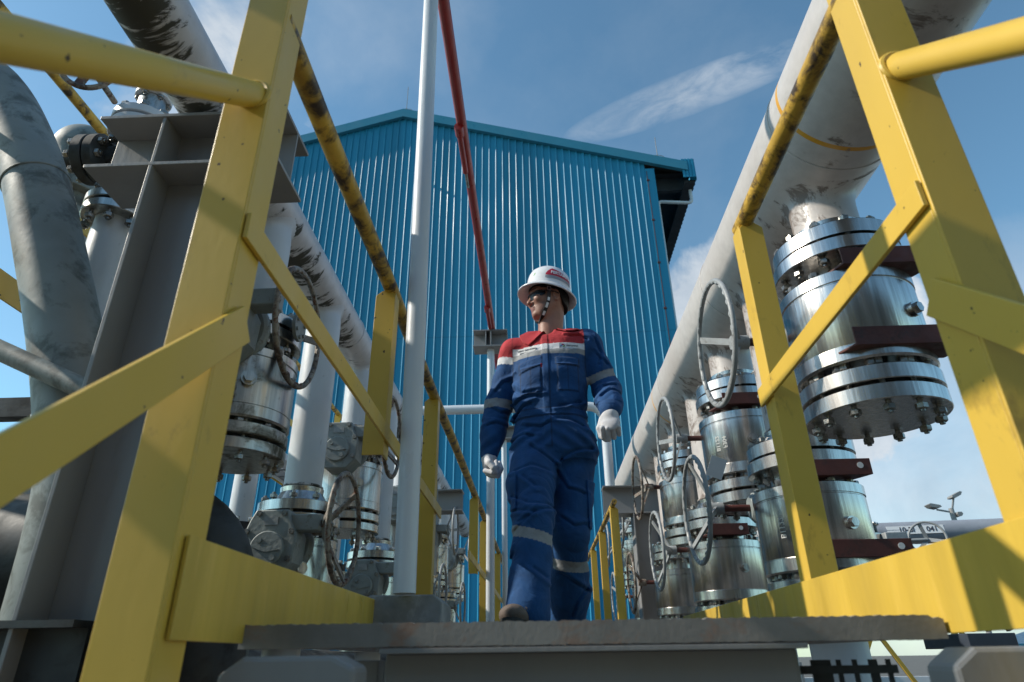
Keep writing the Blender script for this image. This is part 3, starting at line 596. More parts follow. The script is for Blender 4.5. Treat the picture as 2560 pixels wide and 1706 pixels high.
# ------------------------------------------------------------------ signed distance modelling for the man
class SDF:
    def __init__(s, lo, hi, h):
        s.lo = np.array(lo, float); s.h = h; s.n = (np.ceil((np.array(hi) - s.lo) / h)).astype(int) + 1
        s.D = np.full(s.n, 0.2, np.float32)
    def block(s, lo, hi, pad):
        a = np.maximum(np.floor((np.array(lo) - pad - s.lo) / s.h).astype(int), 0); b = np.minimum(np.ceil((np.array(hi) + pad - s.lo) / s.h).astype(int) + 1, s.n)
        if np.any(b <= a): return None, None
        ax = [s.lo[i] + s.h * np.arange(a[i], b[i]) for i in range(3)]
        X, Y, Z = np.meshgrid(*ax, indexing='ij'); return (slice(a[0], b[0]), slice(a[1], b[1]), slice(a[2], b[2])), (X, Y, Z)
    def put(s, sl, d, k, sub=False):
        A = s.D[sl]; d = d.astype(np.float32)
        if sub:
            d = -d; hh = np.clip(0.5 + 0.5 * (A - d) / k, 0, 1); s.D[sl] = A * hh + d * (1 - hh) + k * hh * (1 - hh) if k else np.maximum(A, d); return
        if k <= 0: s.D[sl] = np.minimum(A, d); return
        hh = np.clip(0.5 + 0.5 * (A - d) / k, 0, 1); s.D[sl] = A * (1 - hh) + d * hh - k * hh * (1 - hh)
    def cone(s, a, b, ra, rb, k=0.02, sub=False):
        a, b = np.array(a, float), np.array(b, float); m = max(ra, rb)
        sl, P = s.block(np.minimum(a, b) - m, np.maximum(a, b) + m, 0.045)
        if sl is None: return
        ab = b - a; L2 = ab.dot(ab) + 1e-12
        t = np.clip(((P[0] - a[0]) * ab[0] + (P[1] - a[1]) * ab[1] + (P[2] - a[2]) * ab[2]) / L2, 0, 1)
        d = np.sqrt((P[0] - a[0] - t * ab[0]) ** 2 + (P[1] - a[1] - t * ab[1]) ** 2 + (P[2] - a[2] - t * ab[2]) ** 2) - (ra + (rb - ra) * t)
        s.put(sl, d, k, sub)
    def ell(s, c, r, R=None, k=0.02, sub=False):
        c = np.array(c, float); r = np.array(r, float); m = r.max(); sl, P = s.block(c - m, c + m, 0.04)
        if sl is None: return
        Q = [P[i] - c[i] for i in range(3)]
        if R is not None:
            R = np.array(R); Q = [Q[0] * R[0, j] + Q[1] * R[1, j] + Q[2] * R[2, j] for j in range(3)]
        k0 = np.sqrt(sum((Q[i] / r[i]) ** 2 for i in range(3))); k1 = np.sqrt(sum((Q[i] / r[i] ** 2) ** 2 for i in range(3))) + 1e-9
        s.put(sl, k0 * (k0 - 1) / k1, k, sub)
    def stack(s, levels, k=0.02, rz=0.0, p=2.4, shear=0.0):
        L = np.array(levels, float); L = L[np.argsort(L[:, 0])]
        sl, (X, Y, Z) = s.block((L[:, 1] - L[:, 3]).min() * np.array([1, 0, 0]) + np.array([0, (L[:, 2] - L[:, 4]).min(), L[0, 0]]),
                                ((L[:, 1] + L[:, 3]).max() * np.array([1, 0, 0]) + np.array([0, (L[:, 2] + L[:, 4]).max(), L[-1, 0]])), 0.05)
        Zs = Z - shear * (X - L[:, 1].mean())
        cx, cy, ax, ay = [np.interp(Zs, L[:, 0], L[:, i]) for i in (1, 2, 3, 4)]
        c, sn = math.cos(rz), math.sin(rz); dx, dy = X - cx, Y - cy; u = dx * c + dy * sn; v = -dx * sn + dy * c
        q = (np.abs(u / ax) ** p + np.abs(v / ay) ** p) ** (1 / p)
        d = (q - 1) * np.minimum(ax, ay) * 0.9
        d = np.maximum(d, np.maximum(Zs - L[-1, 0], L[0, 0] - Zs))
        s.put(sl, d, k)
    def mesh(s):
        D = s.D; n = D.shape; inside = D < 0
        c = np.zeros(tuple(i - 1 for i in n), np.uint8)
        for dx in (0, 1):
            for dy in (0, 1):
                for dz in (0, 1): c += inside[dx:n[0] - 1 + dx, dy:n[1] - 1 + dy, dz:n[2] - 1 + dz]
        act = (c > 0) & (c < 8); idx = -np.ones(act.shape, np.int64); I = np.argwhere(act); idx[act] = np.arange(len(I))
        acc = np.zeros((len(I), 3)); cnt = np.zeros(len(I))
        corners = [(a, b, d) for a in (0, 1) for b in (0, 1) for d in (0, 1)]
        for i, p in enumerate(corners):
            for q in corners[i + 1:]:
                if sum(abs(np.array(p) - np.array(q))) != 1: continue
                d0 = D[I[:, 0] + p[0], I[:, 1] + p[1], I[:, 2] + p[2]]; d1 = D[I[:, 0] + q[0], I[:, 1] + q[1], I[:, 2] + q[2]]
                m = (d0 < 0) != (d1 < 0); t = np.where(m, d0 / np.where(d0 - d1 == 0, 1, d0 - d1), 0)
                for ax in range(3): acc[:, ax] += np.where(m, p[ax] + (q[ax] - p[ax]) * t, 0)
                cnt += m
        V = s.lo + s.h * (I + acc / cnt[:, None]); F = []
        for ax in range(3):
            o1, o2 = [(1, 2), (2, 0), (0, 1)][ax]
            sa = [slice(0, n[i] - (1 if i == ax else 0)) for i in range(3)]; sb = list(sa); sb[ax] = slice(1, n[ax])
            ch = inside[tuple(sa)] != inside[tuple(sb)]; E = np.argwhere(ch)
            E = E[(E[:, o1] > 0) & (E[:, o2] > 0) & (E[:, o1] < n[o1] - 1) & (E[:, o2] < n[o2] - 1)]
            def g(a, b):
                Q = E.copy(); Q[:, o1] -= a; Q[:, o2] -= b; return idx[Q[:, 0], Q[:, 1], Q[:, 2]]
            q = np.stack([g(0, 0), g(1, 0), g(1, 1), g(0, 1)], 1); fl = inside[E[:, 0], E[:, 1], E[:, 2]]
            q[~fl] = q[~fl][:, ::-1]; F.append(q)
        return V, np.concatenate(F)
def noise3(P, f, seed, o=3):
    r = np.random.RandomState(seed); out = 0
    for i in range(o):
        for j in range(4):
            w = r.normal(size=3); w *= f * (1.7 ** i) / np.linalg.norm(w); ph = r.uniform(0, 6.28, 2)
            q = r.normal(size=3) * f * 0.5
            out = out + np.sin(P @ w + ph[0] + 1.3 * np.sin(P @ q + ph[1])) / (1.6 ** i) / 4
    return out
def sdf_obj(name, V, F, m, parent, origin, cols=None, smooth_iter=1):
    me = bpy.data.meshes.new(name)
    V = V - np.array(origin)
    me.vertices.add(len(V)); me.vertices.foreach_set('co', V.astype(np.float32).ravel())
    me.loops.add(len(F) * 4); me.polygons.add(len(F)); me.loops.foreach_set('vertex_index', F.astype(np.int32).ravel())
    me.polygons.foreach_set('loop_start', np.arange(len(F), dtype=np.int32) * 4); me.polygons.foreach_set('loop_total', np.full(len(F), 4, np.int32))
    me.update(calc_edges=True); me.validate()
    me.polygons.foreach_set('use_smooth', [True] * len(me.polygons)); me.materials.append(m)
    if cols is not None:
        a = me.color_attributes.new('Col', 'FLOAT_COLOR', 'POINT'); a.data.foreach_set('color', np.concatenate([cols, np.ones((len(cols), 1))], 1).astype(np.float32).ravel())
    o = bpy.data.objects.new(name, me); COL.objects.link(o); o.parent = parent
    return o
def attr_mat(name, rough, fab=0.0, sheen=0.0, sss=0.0, bumpd=0.004, bscale=28.0):
    m = bpy.data.materials.new(name); m.use_nodes = True; nt = m.node_tree; b = nt.nodes['Principled BSDF']
    a = NN(nt, 'ShaderNodeAttribute', attribute_name='Col'); t = NN(nt, 'ShaderNodeTexCoord')
    n = NN(nt, 'ShaderNodeTexNoise', i_Vector=t.outputs['Object'], i_Scale=11.0, i_Detail=5.0, i_Distortion=0.8).outputs[0]
    nt.links.new(MIX(nt, 1.0, a.outputs['Color'], RAMP(nt, n, [(0.3, 0.80), (0.7, 1.15)]), 'MULTIPLY'), b.inputs['Base Color'])
    b.inputs['Roughness'].default_value = rough; b.inputs['Sheen Weight'].default_value = sheen
    if sss: b.inputs['Subsurface Weight'].default_value = sss; b.inputs['Subsurface Radius'].default_value = (0.012, 0.005, 0.003); b.inputs['Subsurface Scale'].default_value = 0.6
    n2 = NN(nt, 'ShaderNodeTexNoise', i_Vector=t.outputs['Object'], i_Scale=bscale, i_Detail=4.0, i_Distortion=1.5).outputs[0]
    bp = NN(nt, 'ShaderNodeBump', i_Height=n2, i_Strength=0.5, i_Distance=bumpd); nt.links.new(bp.outputs[0], b.inputs['Normal'])
    return m
CLOTH = attr_mat('coverall_cloth', 0.85, sheen=0.02, bumpd=0.011, bscale=16.0); SKIN = attr_mat('skin', 0.5, sss=0.0, bumpd=0.0008, bscale=60); GLOVEM = attr_mat('glove_knit', 0.85, bumpd=0.0015, bscale=90)

PO = np.array([0.06, 2.86, FZ])
man = empty('person', tuple(PO), 'man in blue, red and white coveralls, white helmet and gloves, striding along the walkway', 'person')

# --- coverall
S = SDF((-0.34, 2.36, 0.06), (0.52, 3.30, 1.46), 0.0045)
RSH, REL, RWR = np.array([-0.094, 2.885, 1.318]), np.array([-0.175, 2.94, 1.065]), np.array([-0.212, 2.885, 0.815])
LSH, LEL, LWR = np.array([0.262, 2.86, 1.35]), np.array([0.345, 2.86, 1.10]), np.array([0.328, 2.68, 0.935])
S.stack([(1.415, .085, 2.89, .066, .066), (1.395, .084, 2.885, .095, .078), (1.370, .083, 2.882, .150, .090), (1.335, .082, 2.877, .182, .105), (1.26, .080, 2.868, .186, .120), (1.15, .078, 2.864, .180, .126),
         (1.06, .074, 2.864, .172, .122), (.985, .072, 2.866, .165, .114), (.965, .072, 2.867, .166, .114), (.90, .075, 2.868, .182, .124), (.84, .078, 2.87, .196, .134), (.78, .078, 2.87, .198, .132), (.74, .078, 2.87, .185, .115)], 0.01, rz=-0.12, shear=0.09)
RHP, RKN, RHM = np.array([-0.012, 2.85, .80]), np.array([-0.018, 2.63, .465]), np.array([-0.044, 2.545, .135])
LHP, LKN, LHM = np.array([0.165, 2.88, .80]), np.array([0.136, 2.84, .44]), np.array([0.122, 3.10, .105])
S.cone(RHP, RKN, .104, .078, .03); S.cone(RKN, RHM, .077, .080, .03); S.cone(RHM, RHM + (RHM - RKN) * 0.06, .080, .080, .01)
S.cone(LHP, LKN, .104, .076, .03); S.cone(LKN, LKN * .35 + LHM * .65, .075, .086, .03); S.cone(LKN * .35 + LHM * .65, LHM, .086, .076, .03)
S.cone((-0.012, 2.80, .70), (-0.03, 2.72, .62), .10, .088, .03)
for sh, el, wr, rs in ((RSH, REL, RWR, (.064, .060, .066, .045)), (LSH, LEL, LWR, (.065, .061, .066, .047))):
    mid = sh * .45 + el * .55; S.cone(sh, mid, rs[0], rs[1], .03); S.cone(mid, el, rs[1], rs[2], .025); f2 = el * .35 + wr * .65
    S.cone(el, f2, rs[2], .056, .02); S.cone(f2, wr, .056, rs[3], .02); S.cone(wr - (wr - el) * 0.13, wr + (wr - el) * 0.03, rs[3] - .001, rs[3] - .003, .004)
    S.cone(sh + np.array([0.0, 0, 0.000]), (sh * .5 + np.array([.083, 2.885, 1.385]) * .5), .058, .052, .05)
def seg(P, a, b):
    ab = b - a; t = ((P - a) @ ab) / ab.dot(ab); tc_ = np.clip(t, 0, 1); d = np.linalg.norm(P - a - tc_[:, None] * ab, axis=1); return d, t
# folds and pockets: move the zero level near the surface
band = np.abs(S.D) < 0.03; I = np.argwhere(band); P = S.lo + S.h * I
disp = 0.0045 * noise3(P * np.array([1, 1, 1.2]), 22, 3) + 0.0016 * noise3(P, 55, 5, 2)
def folds(a, b, t0, t1, amp, freq, ph, tilt):
    global disp
    d, t = seg(P, a, b); m = np.exp(-((t - (t0 + t1) / 2) / ((t1 - t0) / 2)) ** 2) * (d < 0.13)
    ang = (P[:, 0] - a[0]) * tilt + 0.5 * noise3(P, 14, int(ph * 10) + 11, 1)
    w = np.sin(t * freq + ph + ang * 12 + 0.8 * noise3(P, 9, int(ph * 7) + 3, 1)); disp = disp + amp * .55 * m * np.clip(.5 + noise3(P, 11, int(ph * 13) + 29, 1), 0, 1.2) * (1 - 2 * np.abs(w) ** 0.7)
folds(RKN, RHM, -.25, .45, .008, 22, 1.0, 1.1); folds(RHP, RKN, .5, 1.0, .006, 20, 0.3, -1.2); folds(RHP, RKN, -.1, .25, .004, 12, 2.0, 2.0)
folds(LKN, LHM, -.1, .9, .007, 16, 0.4, -1.3); folds(LHP, LKN, .5, 1.1, .004, 18, 0.7, 1.0); folds(RKN, RHM, .75, 1.1, .003, 18, 0.2, .5)
folds(RSH, REL, .45, 1.1, .006, 16, 0.5, -1.5); folds(REL, RWR, 0.0, .8, .005, 18, 1.4, 1.2); folds(LSH, LEL, .3, .75, .006, 16, 0.6, 2.0); folds(LEL, LWR, -.1, .9, .006, 14, 0.1, 1.5)
front = P[:, 1] < 2.86
CREASES = [(2.78, [(-.093, .678), (-.022, .701), (.052, .68)]), (2.72, [(-.101, .564), (-.036, .522), (.061, .518)]), (2.70, [(-.091, .495), (-.016, .483), (.062, .504)]), (2.68, [(-.011, .484), (-.056, .445), (-.087, .417)]),
    (2.68, [(-.076, .446), (-.036, .469)]), (2.62, [(-.021, .268), (.025, .237)]), (2.64, [(-.096, .327), (-.111, .29)]), (3.02, [(.089, .286), (.167, .238), (.209, .223)]), (3.08, [(.208, .242), (.156, .187), (.131, .127)]),
    (2.76, [(-.055, .646), (-.009, .602)]), (2.84, [(-.021, .80), (.044, .747), (.072, .729)]), (2.86, [(.248, .797), (.169, .781), (.111, .748)]), (2.84, [(-.091, .965), (-.05, 1.001), (-.015, 1.012)]), (2.84, [(-.084, 1.029), (-.026, 1.046), (.032, 1.038)]),
    (2.84, [(-.095, 1.104), (-.061, 1.059), (.003, 1.063)]), (2.84, [(-.035, .906), (.027, .893), (.062, .909)]), (2.84, [(-.121, .841), (-.053, .862), (-.008, .85)]), (2.92, [(-.184, 1.113), (-.148, 1.151), (-.111, 1.163)]), (2.92, [(-.221, .939), (-.185, .951), (-.132, .943)]),
    (2.86, [(.297, 1.341), (.322, 1.273), (.312, 1.207)]), (2.86, [(.304, 1.258), (.348, 1.211)]), (2.84, [(.30, 1.014), (.343, 1.05), (.394, 1.042)]), (2.86, [(.32, 1.079), (.373, 1.09)]), (2.87, [(.176, 1.354), (.225, 1.359), (.26, 1.338)]),
    (2.84, [(.21, 1.02), (.15, .995), (.11, .99)]), (2.84, [(.215, .90), (.15, .925), (.10, .93)]), (2.86, [(.09, .70), (.13, .62), (.20, .60)]), (2.84, [(.10, .50), (.15, .46), (.20, .47)]), (2.92, [(-.20, 1.03), (-.16, 1.0), (-.13, 1.01)])]
for ymax, pl in CREASES:
    sel = (P[:, 1] < ymax + .02) & (P[:, 1] > ymax - .22)
    best = np.full(sel.sum(), 9.0); side = np.zeros(sel.sum()); q = P[sel][:, [0, 2]]
    for (p0, p1) in zip(pl[:-1], pl[1:]):
        p0, p1 = np.array(p0), np.array(p1); ab = p1 - p0; tt = np.clip(((q - p0) @ ab) / ab.dot(ab), 0, 1); dv = q - p0 - tt[:, None] * ab; dd = np.linalg.norm(dv, axis=1)
        nn = np.array([-ab[1], ab[0]]) / np.linalg.norm(ab); sg = dv @ nn; m = dd < best; best[m] = dd[m]; side[m] = sg[m]
    disp[sel] += .0075 * np.exp(-(best / .006) ** 2) - .0055 * np.exp(-((side * (1 if ymax > 2.8 else -1) - .014) / .009) ** 2) * (best < .035)
wz = np.exp(-((P[:, 2] - 0.985) / 0.05) ** 2); disp += .005 * wz * np.sin(P[:, 0] * 60 + 14 * P[:, 2]) * (1 - (np.abs(P[:, 2] - .965) < .014))
disp += .006 * np.exp(-((P[:, 2] - 0.84) / 0.05) ** 2) * front * np.sin((P[:, 2] + 0.8 * np.abs(P[:, 0] - .072)) * 90)
def boxm(x0, x1, z0, z1, tl=0.0, e=0.005):
    z = P[:, 2] - tl * (P[:, 0] - (x0 + x1) / 2); q = np.minimum(np.minimum(P[:, 0] - x0, x1 - P[:, 0]), np.minimum(z - z0, z1 - z)); return np.clip(q / e + 0.5, 0, 1) * front
disp -= .0045 * boxm(-.062, .034, 1.055, 1.19, .06); disp -= .005 * boxm(-.068, .040, 1.175, 1.225, .28)
disp -= .0045 * boxm(.110, .205, 1.06, 1.19, -.02); disp -= .005 * boxm(.104, .212, 1.185, 1.225, -.06)
disp -= .0035 * boxm(.040, .072, .80, 1.37, 0, .006); disp -= .004 * ((np.abs(P[:, 2] - .965) < .016) & (P[:, 0] > -.12) & (P[:, 0] < .26))
side_r = (P[:, 0] < -.085) & (P[:, 2] > .50) & (P[:, 2] < .68); side_l = (P[:, 0] > .215) & (P[:, 2] > .46) & (P[:, 2] < .66)
disp -= .009 * (side_r | side_l)
S.D[band] += disp.astype(np.float32)
S.ell((.072, 2.80, 1.425), (.034, .075, .050), None, .008, sub=True)
V, F = S.mesh()
BLU, REDC, WHT, GRY = (.002, .056, .185), (.40, .022, .030), (.66, .67, .70), (.27, .28, .29)
cols = np.tile(np.array(BLU), (len(V), 1))
dRa, tRa = seg(V, RSH, REL); dRb, tRb = seg(V, REL, RWR); dLa, tLa = seg(V, LSH, LEL); dLb, tLb = seg(V, LEL, LWR)
armR = ((V[:, 0] < -.100 + (1.34 - V[:, 2]) * 0.02) & (V[:, 2] > .75) & (V[:, 2] < 1.42) & (np.minimum(dRa, dRb) < .1)) & ~((V[:, 0] > -.095) & (V[:, 2] > 1.1)); armL = ((V[:, 0] > .245) & (V[:, 2] > .80) & (np.minimum(dLa, dLb) < .1))
zt = V[:, 2] - 0.03 * (V[:, 0] - .08)
tor = ~(armR | armL) & (V[:, 2] > 1.1)
cols[tor & (zt > 1.247)] = GRY; cols[tor & (zt > 1.274)] = WHT; cols[tor & (zt > 1.308)] = REDC
zr = V[:, 2] + 0.25 * (V[:, 0] + .12)
cols[armR & (zr > 1.238)] = WHT; cols[armR & (zr > 1.272)] = REDC
zb = V[:, 2] + .10 * (V[:, 0] + .18); cols[armR & (zb > 1.035) & (zb < 1.080) & (V[:, 2] > .95)] = GRY
tb = V[:, 2] - .35 * (V[:, 0] - .34) - 0.15 * (V[:, 1] - 2.86); cols[armL & (tb > 1.150) & (tb < 1.190)] = GRY
legR = (V[:, 0] < .058) & (V[:, 2] < .6); legL = (V[:, 0] >= .058) & (V[:, 2] < .6)
zl = V[:, 2] + .26 * (V[:, 0] + .03); cols[legR & (zl > .375) & (zl < .418)] = GRY
zl = V[:, 2] + .13 * (V[:, 0] - .13) - .3 * (V[:, 1] - 2.9); cols[legL & (zl > .303) & (zl < .350)] = GRY
fr = V[:, 1] < 2.86
def line(m, f=.5): cols[m] = cols[m] * f
line(fr & (np.abs(V[:, 0] - .071) < .003) & (V[:, 2] > .80)); line((np.abs(V[:, 2] - .982) < .003) & (V[:, 0] > -.12) & (V[:, 0] < .26), .6); line((np.abs(V[:, 2] - .947) < .003) & (V[:, 0] > -.12) & (V[:, 0] < .26), .6)
for x0, x1, z0, z1, tl in ((-.062, .034, 1.055, 1.18, .06), (-.068, .040, 1.175, 1.226, .28), (.110, .205, 1.06, 1.18, -.02), (.104, .212, 1.185, 1.226, -.06)):
    z = V[:, 2] - tl * (V[:, 0] - (x0 + x1) / 2); q = np.minimum(np.minimum(V[:, 0] - x0, x1 - V[:, 0]), np.minimum(z - z0, z1 - z)); line(fr & (np.abs(q) < .0028), .5)  # pocket stitching and flap shadow edges, both darkened into the cloth colour
line(fr & (np.abs(V[:, 0] + .015) < .003) & (V[:, 2] > 1.06) & (V[:, 2] < 1.17), .6); line(fr & (np.abs(V[:, 0] - .158) < .003) & (V[:, 2] > 1.06) & (V[:, 2] < 1.18), .6)
cols[fr & (np.abs(V[:, 0] - .036) < .004) & (np.abs(V[:, 2] - 1.185) < .010)] = REDC
line(((np.abs(V[:, 0] - .246) < .003) | (np.abs(V[:, 0] + .098) < .003)) & (V[:, 2] > 1.15), .6)
sdf_obj('coverall', V, F, CLOTH, man, PO, cols)
CV = V      # kept to seat badges on the cloth
def cloth_y(x, z):
    m = (np.abs(CV[:, 0] - x) < .006) & (np.abs(CV[:, 2] - z) < .006); return CV[m][:, 1].min() if m.any() else 2.75

# --- collar: stand round the neck and two turned-down wings lying on the yoke
_top = CV[CV[:, 2] > 1.30]
def cloth_z(x, y, d=1.37):
    m = (np.abs(_top[:, 0] - x) < .008) & (np.abs(_top[:, 1] - y) < .008); return _top[m][:, 2].max() if m.any() else d
def wing(sx):
    b = MB(); rows = []; n = 15
    for i in range(n):
        u = i / (n - 1); a = R_(-90) + sx * R_(16 + u * 164)
        cxx, cyy = .086, 2.888; r0 = .068 + .004 * u
        topz = 1.385 + .066 * min(1, u * 1.7) ** .75
        top = Vector((cxx + r0 * math.cos(a), cyy + r0 * math.sin(a), topz))
        rl = r0 + .034 + .048 * math.exp(-((u - .22) / .2) ** 2) ; a2 = a + sx * .05
        if i == 0: rl = r0 + .030
        lx, ly = cxx + rl * math.cos(a2) * 1.12, cyy + rl * math.sin(a2)
        lz = cloth_z(lx, ly) + .010; lz = min(lz, topz - .015) if i else lz
        low = Vector((lx, ly, lz)); mid = top.lerp(low, .45) + Vector((math.cos(a), math.sin(a), .9)) * .007
        inn = Vector((cxx + (r0 - .006) * math.cos(a), cyy + (r0 - .006) * math.sin(a), topz - .004)); foot = Vector((inn.x, inn.y, 1.36))
        rows.append((foot, inn, top, mid, low, low + Vector((0, 0, -.006))))
    k = len(rows[0]); base = len(b.v)
    for r in rows:
        for p in r: b.v.append(tuple(p))
    for i in range(n - 1):
        for j in range(k - 1): b.f.append((i * k + j, (i + 1) * k + j, (i + 1) * k + j + 1, i * k + j + 1))
    b.v = [tuple(np.array(p) - PO) for p in b.v]
    return b.build('collar', REDF, man)
REDF = mat('red_cloth', REDC, 0.8, var=0.12, bump=0.05, bscale=30); BLACKC = mat('black_plastic', (.012, .012, .014), 0.38, var=0.1, bump=0)
wing(-1); wing(1)

# --- head, neck
yaw = R_(66); pitch = R_(-3)
fw = Vector((-math.sin(yaw) * math.cos(pitch), -math.cos(yaw) * math.cos(pitch), math.sin(pitch))); sd_ = Vector((math.cos(yaw), -math.sin(yaw), 0)); up_ = sd_.cross(fw) * -1
if up_.z < 0: up_ = -up_
HO = Vector((0.085, 2.865, 1.598))
def hp(f, s, u): return np.array(HO + fw * f + sd_ * s + up_ * u)
HR_ = np.stack([np.array(fw), np.array(sd_), np.array(up_)], 1)
H = SDF(np.array(HO) - (.17, .17, .26), np.array(HO) + (.17, .17, .15), 0.003)
H.ell(hp(-.005, 0, .025), (.098, .077, .088), HR_, 0.01)
H.ell(hp(.035, 0, -.030), (.058, .062, .078), HR_, .03); H.ell(hp(.046, 0, -.072), (.038, .044, .034), HR_, .03)
H.cone(hp(-.01, .052, -.035), hp(.055, .026, -.090), .022, .018, .025); H.cone(hp(-.01, -.052, -.035), hp(.055, -.026, -.090), .022, .018, .025)
H.ell(hp(.076, 0, -.092), (.016, .020, .014), HR_, .015)
H.cone(hp(.086, 0, .010), hp(.108, 0, -.028), .009, .011, .010); H.ell(hp(.107, 0, -.031), (.011, .011, .009), HR_, .006)
H.ell(hp(.094, .013, -.034), (.011, .008, .007), HR_, .006); H.ell(hp(.094, -.013, -.034), (.011, .008, .007), HR_, .006)
for s_ in (-1, 1):
    H.ell(hp(.072, s_ * .034, -.018), (.022, .024, .020), HR_, .018)      # cheek
    H.ell(hp(.080, s_ * .030, .016), (.012, .018, .010), HR_, .010, sub=True)
    H.cone(hp(.092, s_ * .008, .034), hp(.078, s_ * .045, .032), .008, .007, .012)
    e0 = hp(-.008, s_ * .078, -.005)      # ear
    H.ell(e0, (.019, .009, .032), HR_, .004); H.ell(hp(-.006, s_ * .087, -.003), (.010, .006, .019), HR_, .004, sub=True); H.ell(hp(-.004, s_ * .080, -.030), (.009, .007, .010), HR_, .004)
H.cone(hp(.092, -.015, -.058), hp(.092, .015, -.058), .0042, .0042, .006); H.cone(hp(.089, -.012, -.068), hp(.089, .012, -.068), .0048, .0048, .006)
H.cone(hp(.0985, -.019, -.0635), hp(.0985, .019, -.0635), .0012, .0012, .002, sub=True)
nb_ = np.array([.087, 2.89, 1.36]); H.cone(hp(-.020, 0, -.055), nb_, .056, .060, .02); H.cone(hp(.02, .0, -.10), nb_ + np.array([-.01, -.02, 0]), .036, .045, .03)
V, F = H.mesh(); L = (V - np.array(HO)) @ HR_
cols = np.tile(np.array([.33, .165, .115]), (len(V), 1)); cols *= (1 + .05 * noise3(V, 90, 4, 2))[:, None]
lip = (L[:, 0] > .084) & (np.abs(L[:, 1]) < .022) & (L[:, 2] < -.052) & (L[:, 2] > -.074); cols[lip] = (.27, .115, .09)
brow = (L[:, 0] > .070) & (np.abs(L[:, 1]) > .010) & (np.abs(L[:, 1]) < .050) & (np.abs(L[:, 2] - .036) < .004); cols[brow] = (.02, .014, .012)
stub = (L[:, 0] > .04) & (L[:, 2] < -.045) & ~lip; cols[stub] *= .88
sdf_obj('body', V, F, SKIN, man, PO, cols)
# hair: short back and sides as a shell over the skull
Hh = SDF(np.array(HO) - (.17, .17, .16), np.array(HO) + (.17, .17, .15), 0.0035)
Hh.ell(hp(-.009, 0, .026), (.102, .082, .094), HR_, 0.01); Hh.ell(hp(-.050, 0, -.020), (.056, .068, .072), HR_, .02)
sl, Pq = Hh.block(Hh.lo, Hh.lo + Hh.h * Hh.n, 0); Q = np.stack([p.ravel() for p in Pq], 1) - np.array(HO); Lq = Q @ HR_
cut = np.maximum(Lq[:, 0] - (-.030 + .55 * (Lq[:, 2] - .0)), -(Lq[:, 2] + .085)); cut = np.minimum(cut, np.maximum(.05 - Lq[:, 2], Lq[:, 0] - .075)); cut = np.maximum(cut, -(Lq[:, 2] + .02 + .65 * np.clip(-Lq[:, 0] - .02, 0, .1)) + .0)
Hh.D = np.maximum(Hh.D, cut.reshape(Hh.D.shape).astype(np.float32)); V, F = Hh.mesh()
HAIR = mat('black_hair', (.008, .007, .007), 0.6, bump=0.1, bscale=150, stretch=(1, 1, .3)); sdf_obj('hair', V, F, HAIR, man, PO)

# --- helmet
MH = Matrix((tuple(fw) + (0,), tuple(sd_) + (0,), tuple(up_) + (0,), (0, 0, 0, 1))).transposed(); MH.translation = HO - Vector(PO)
tiltm = MH @ Matrix.Translation((-.006, 0, .048)) @ Matrix.Rotation(R_(-12), 4, 'Y') @ Matrix.Diagonal((.85, .85, 1.14, 1))
HEL = mat('white_helmet_shell', (.78, .78, .79), 0.22, var=.03, bump=0, coat=.4); PRINTR = mat('print_red', (.50, .018, .045), .4, var=0, bump=0); PRINTG = mat('print_grey', (.30, .32, .36), .45, var=0, bump=0); PRINTW = mat('print_white', (.78, .78, .78), .45, var=0, bump=0)
prof = [(.118, -.004), (.124, .014), (.123, .035), (.118, .058), (.107, .080), (.086, .098), (.055, .109), (.022, .113), (0.001, .114)]
def hrad(z): return float(np.interp(z, [p[1] for p in prof], [p[0] for p in prof]))
def hpt(th, z, off=0.0):
    r = hrad(z) + off; return Vector((r * math.cos(th) * 1.08, r * math.sin(th) * .96, z))
b = MB(); n = 64; rows = [(.159, -.036, 1), (.163, -.034, 1), (.163, -.030, 1), (.154, -.021, 1), (.137, -.008, 1), (.124, .001, 1)] + [(r, z + 0.004, 0) for r, z in prof[1:]]
vs = []
for r, z, brim in rows:
    for k in range(n):
        a = 2 * math.pi * k / n; ridge = .004 * max(0, math.cos(a * 1.0)) ** 12 * (1 - brim) * (1 if z < .11 else 0)
        ext = 1 + (.06 * max(0, math.cos(a)) if brim else 0); vs.append(Vector(((r * ext + ridge) * math.cos(a) * 1.08, (r * ext) * math.sin(a) * .96, z - (.010 * abs(math.sin(a)) ** 2 * 0 if brim else 0))))
m_ = len(rows); inner = [(.112, -.010), (.117, .012), (.112, .05), (.085, .088), (.03, .104), (.001, .105)]
for r, z in inner:
    for k in range(n): a = 2 * math.pi * k / n; vs.append(Vector((r * math.cos(a) * 1.08, r * math.sin(a) * .96, z)))
fs = [(i * n + k, i * n + (k + 1) % n, (i + 1) * n + (k + 1) % n, (i + 1) * n + k) for i in range(m_ - 1) for k in range(n)]
fs += [((m_ + i) * n + k, (m_ + i + 1) * n + k, (m_ + i + 1) * n + (k + 1) % n, (m_ + i) * n + (k + 1) % n) for i in range(len(inner) - 1) for k in range(n)]
fs += [(k, m_ * n + k, m_ * n + (k + 1) % n, (k + 1) % n) for k in range(n)]
b.add([tiltm @ v for v in vs], fs); helmet = b.build('helmet', HEL, man)
def patch(fn, nu, nv, m, name, par):
    b = MB(); b.add([tiltm @ fn(i / nu, j / nv) for i in range(nu + 1) for j in range(nv + 1)], [(i * (nv + 1) + j, (i + 1) * (nv + 1) + j, (i + 1) * (nv + 1) + j + 1, i * (nv + 1) + j + 1) for i in range(nu) for j in range(nv)])
    return b.build(name, m, par)
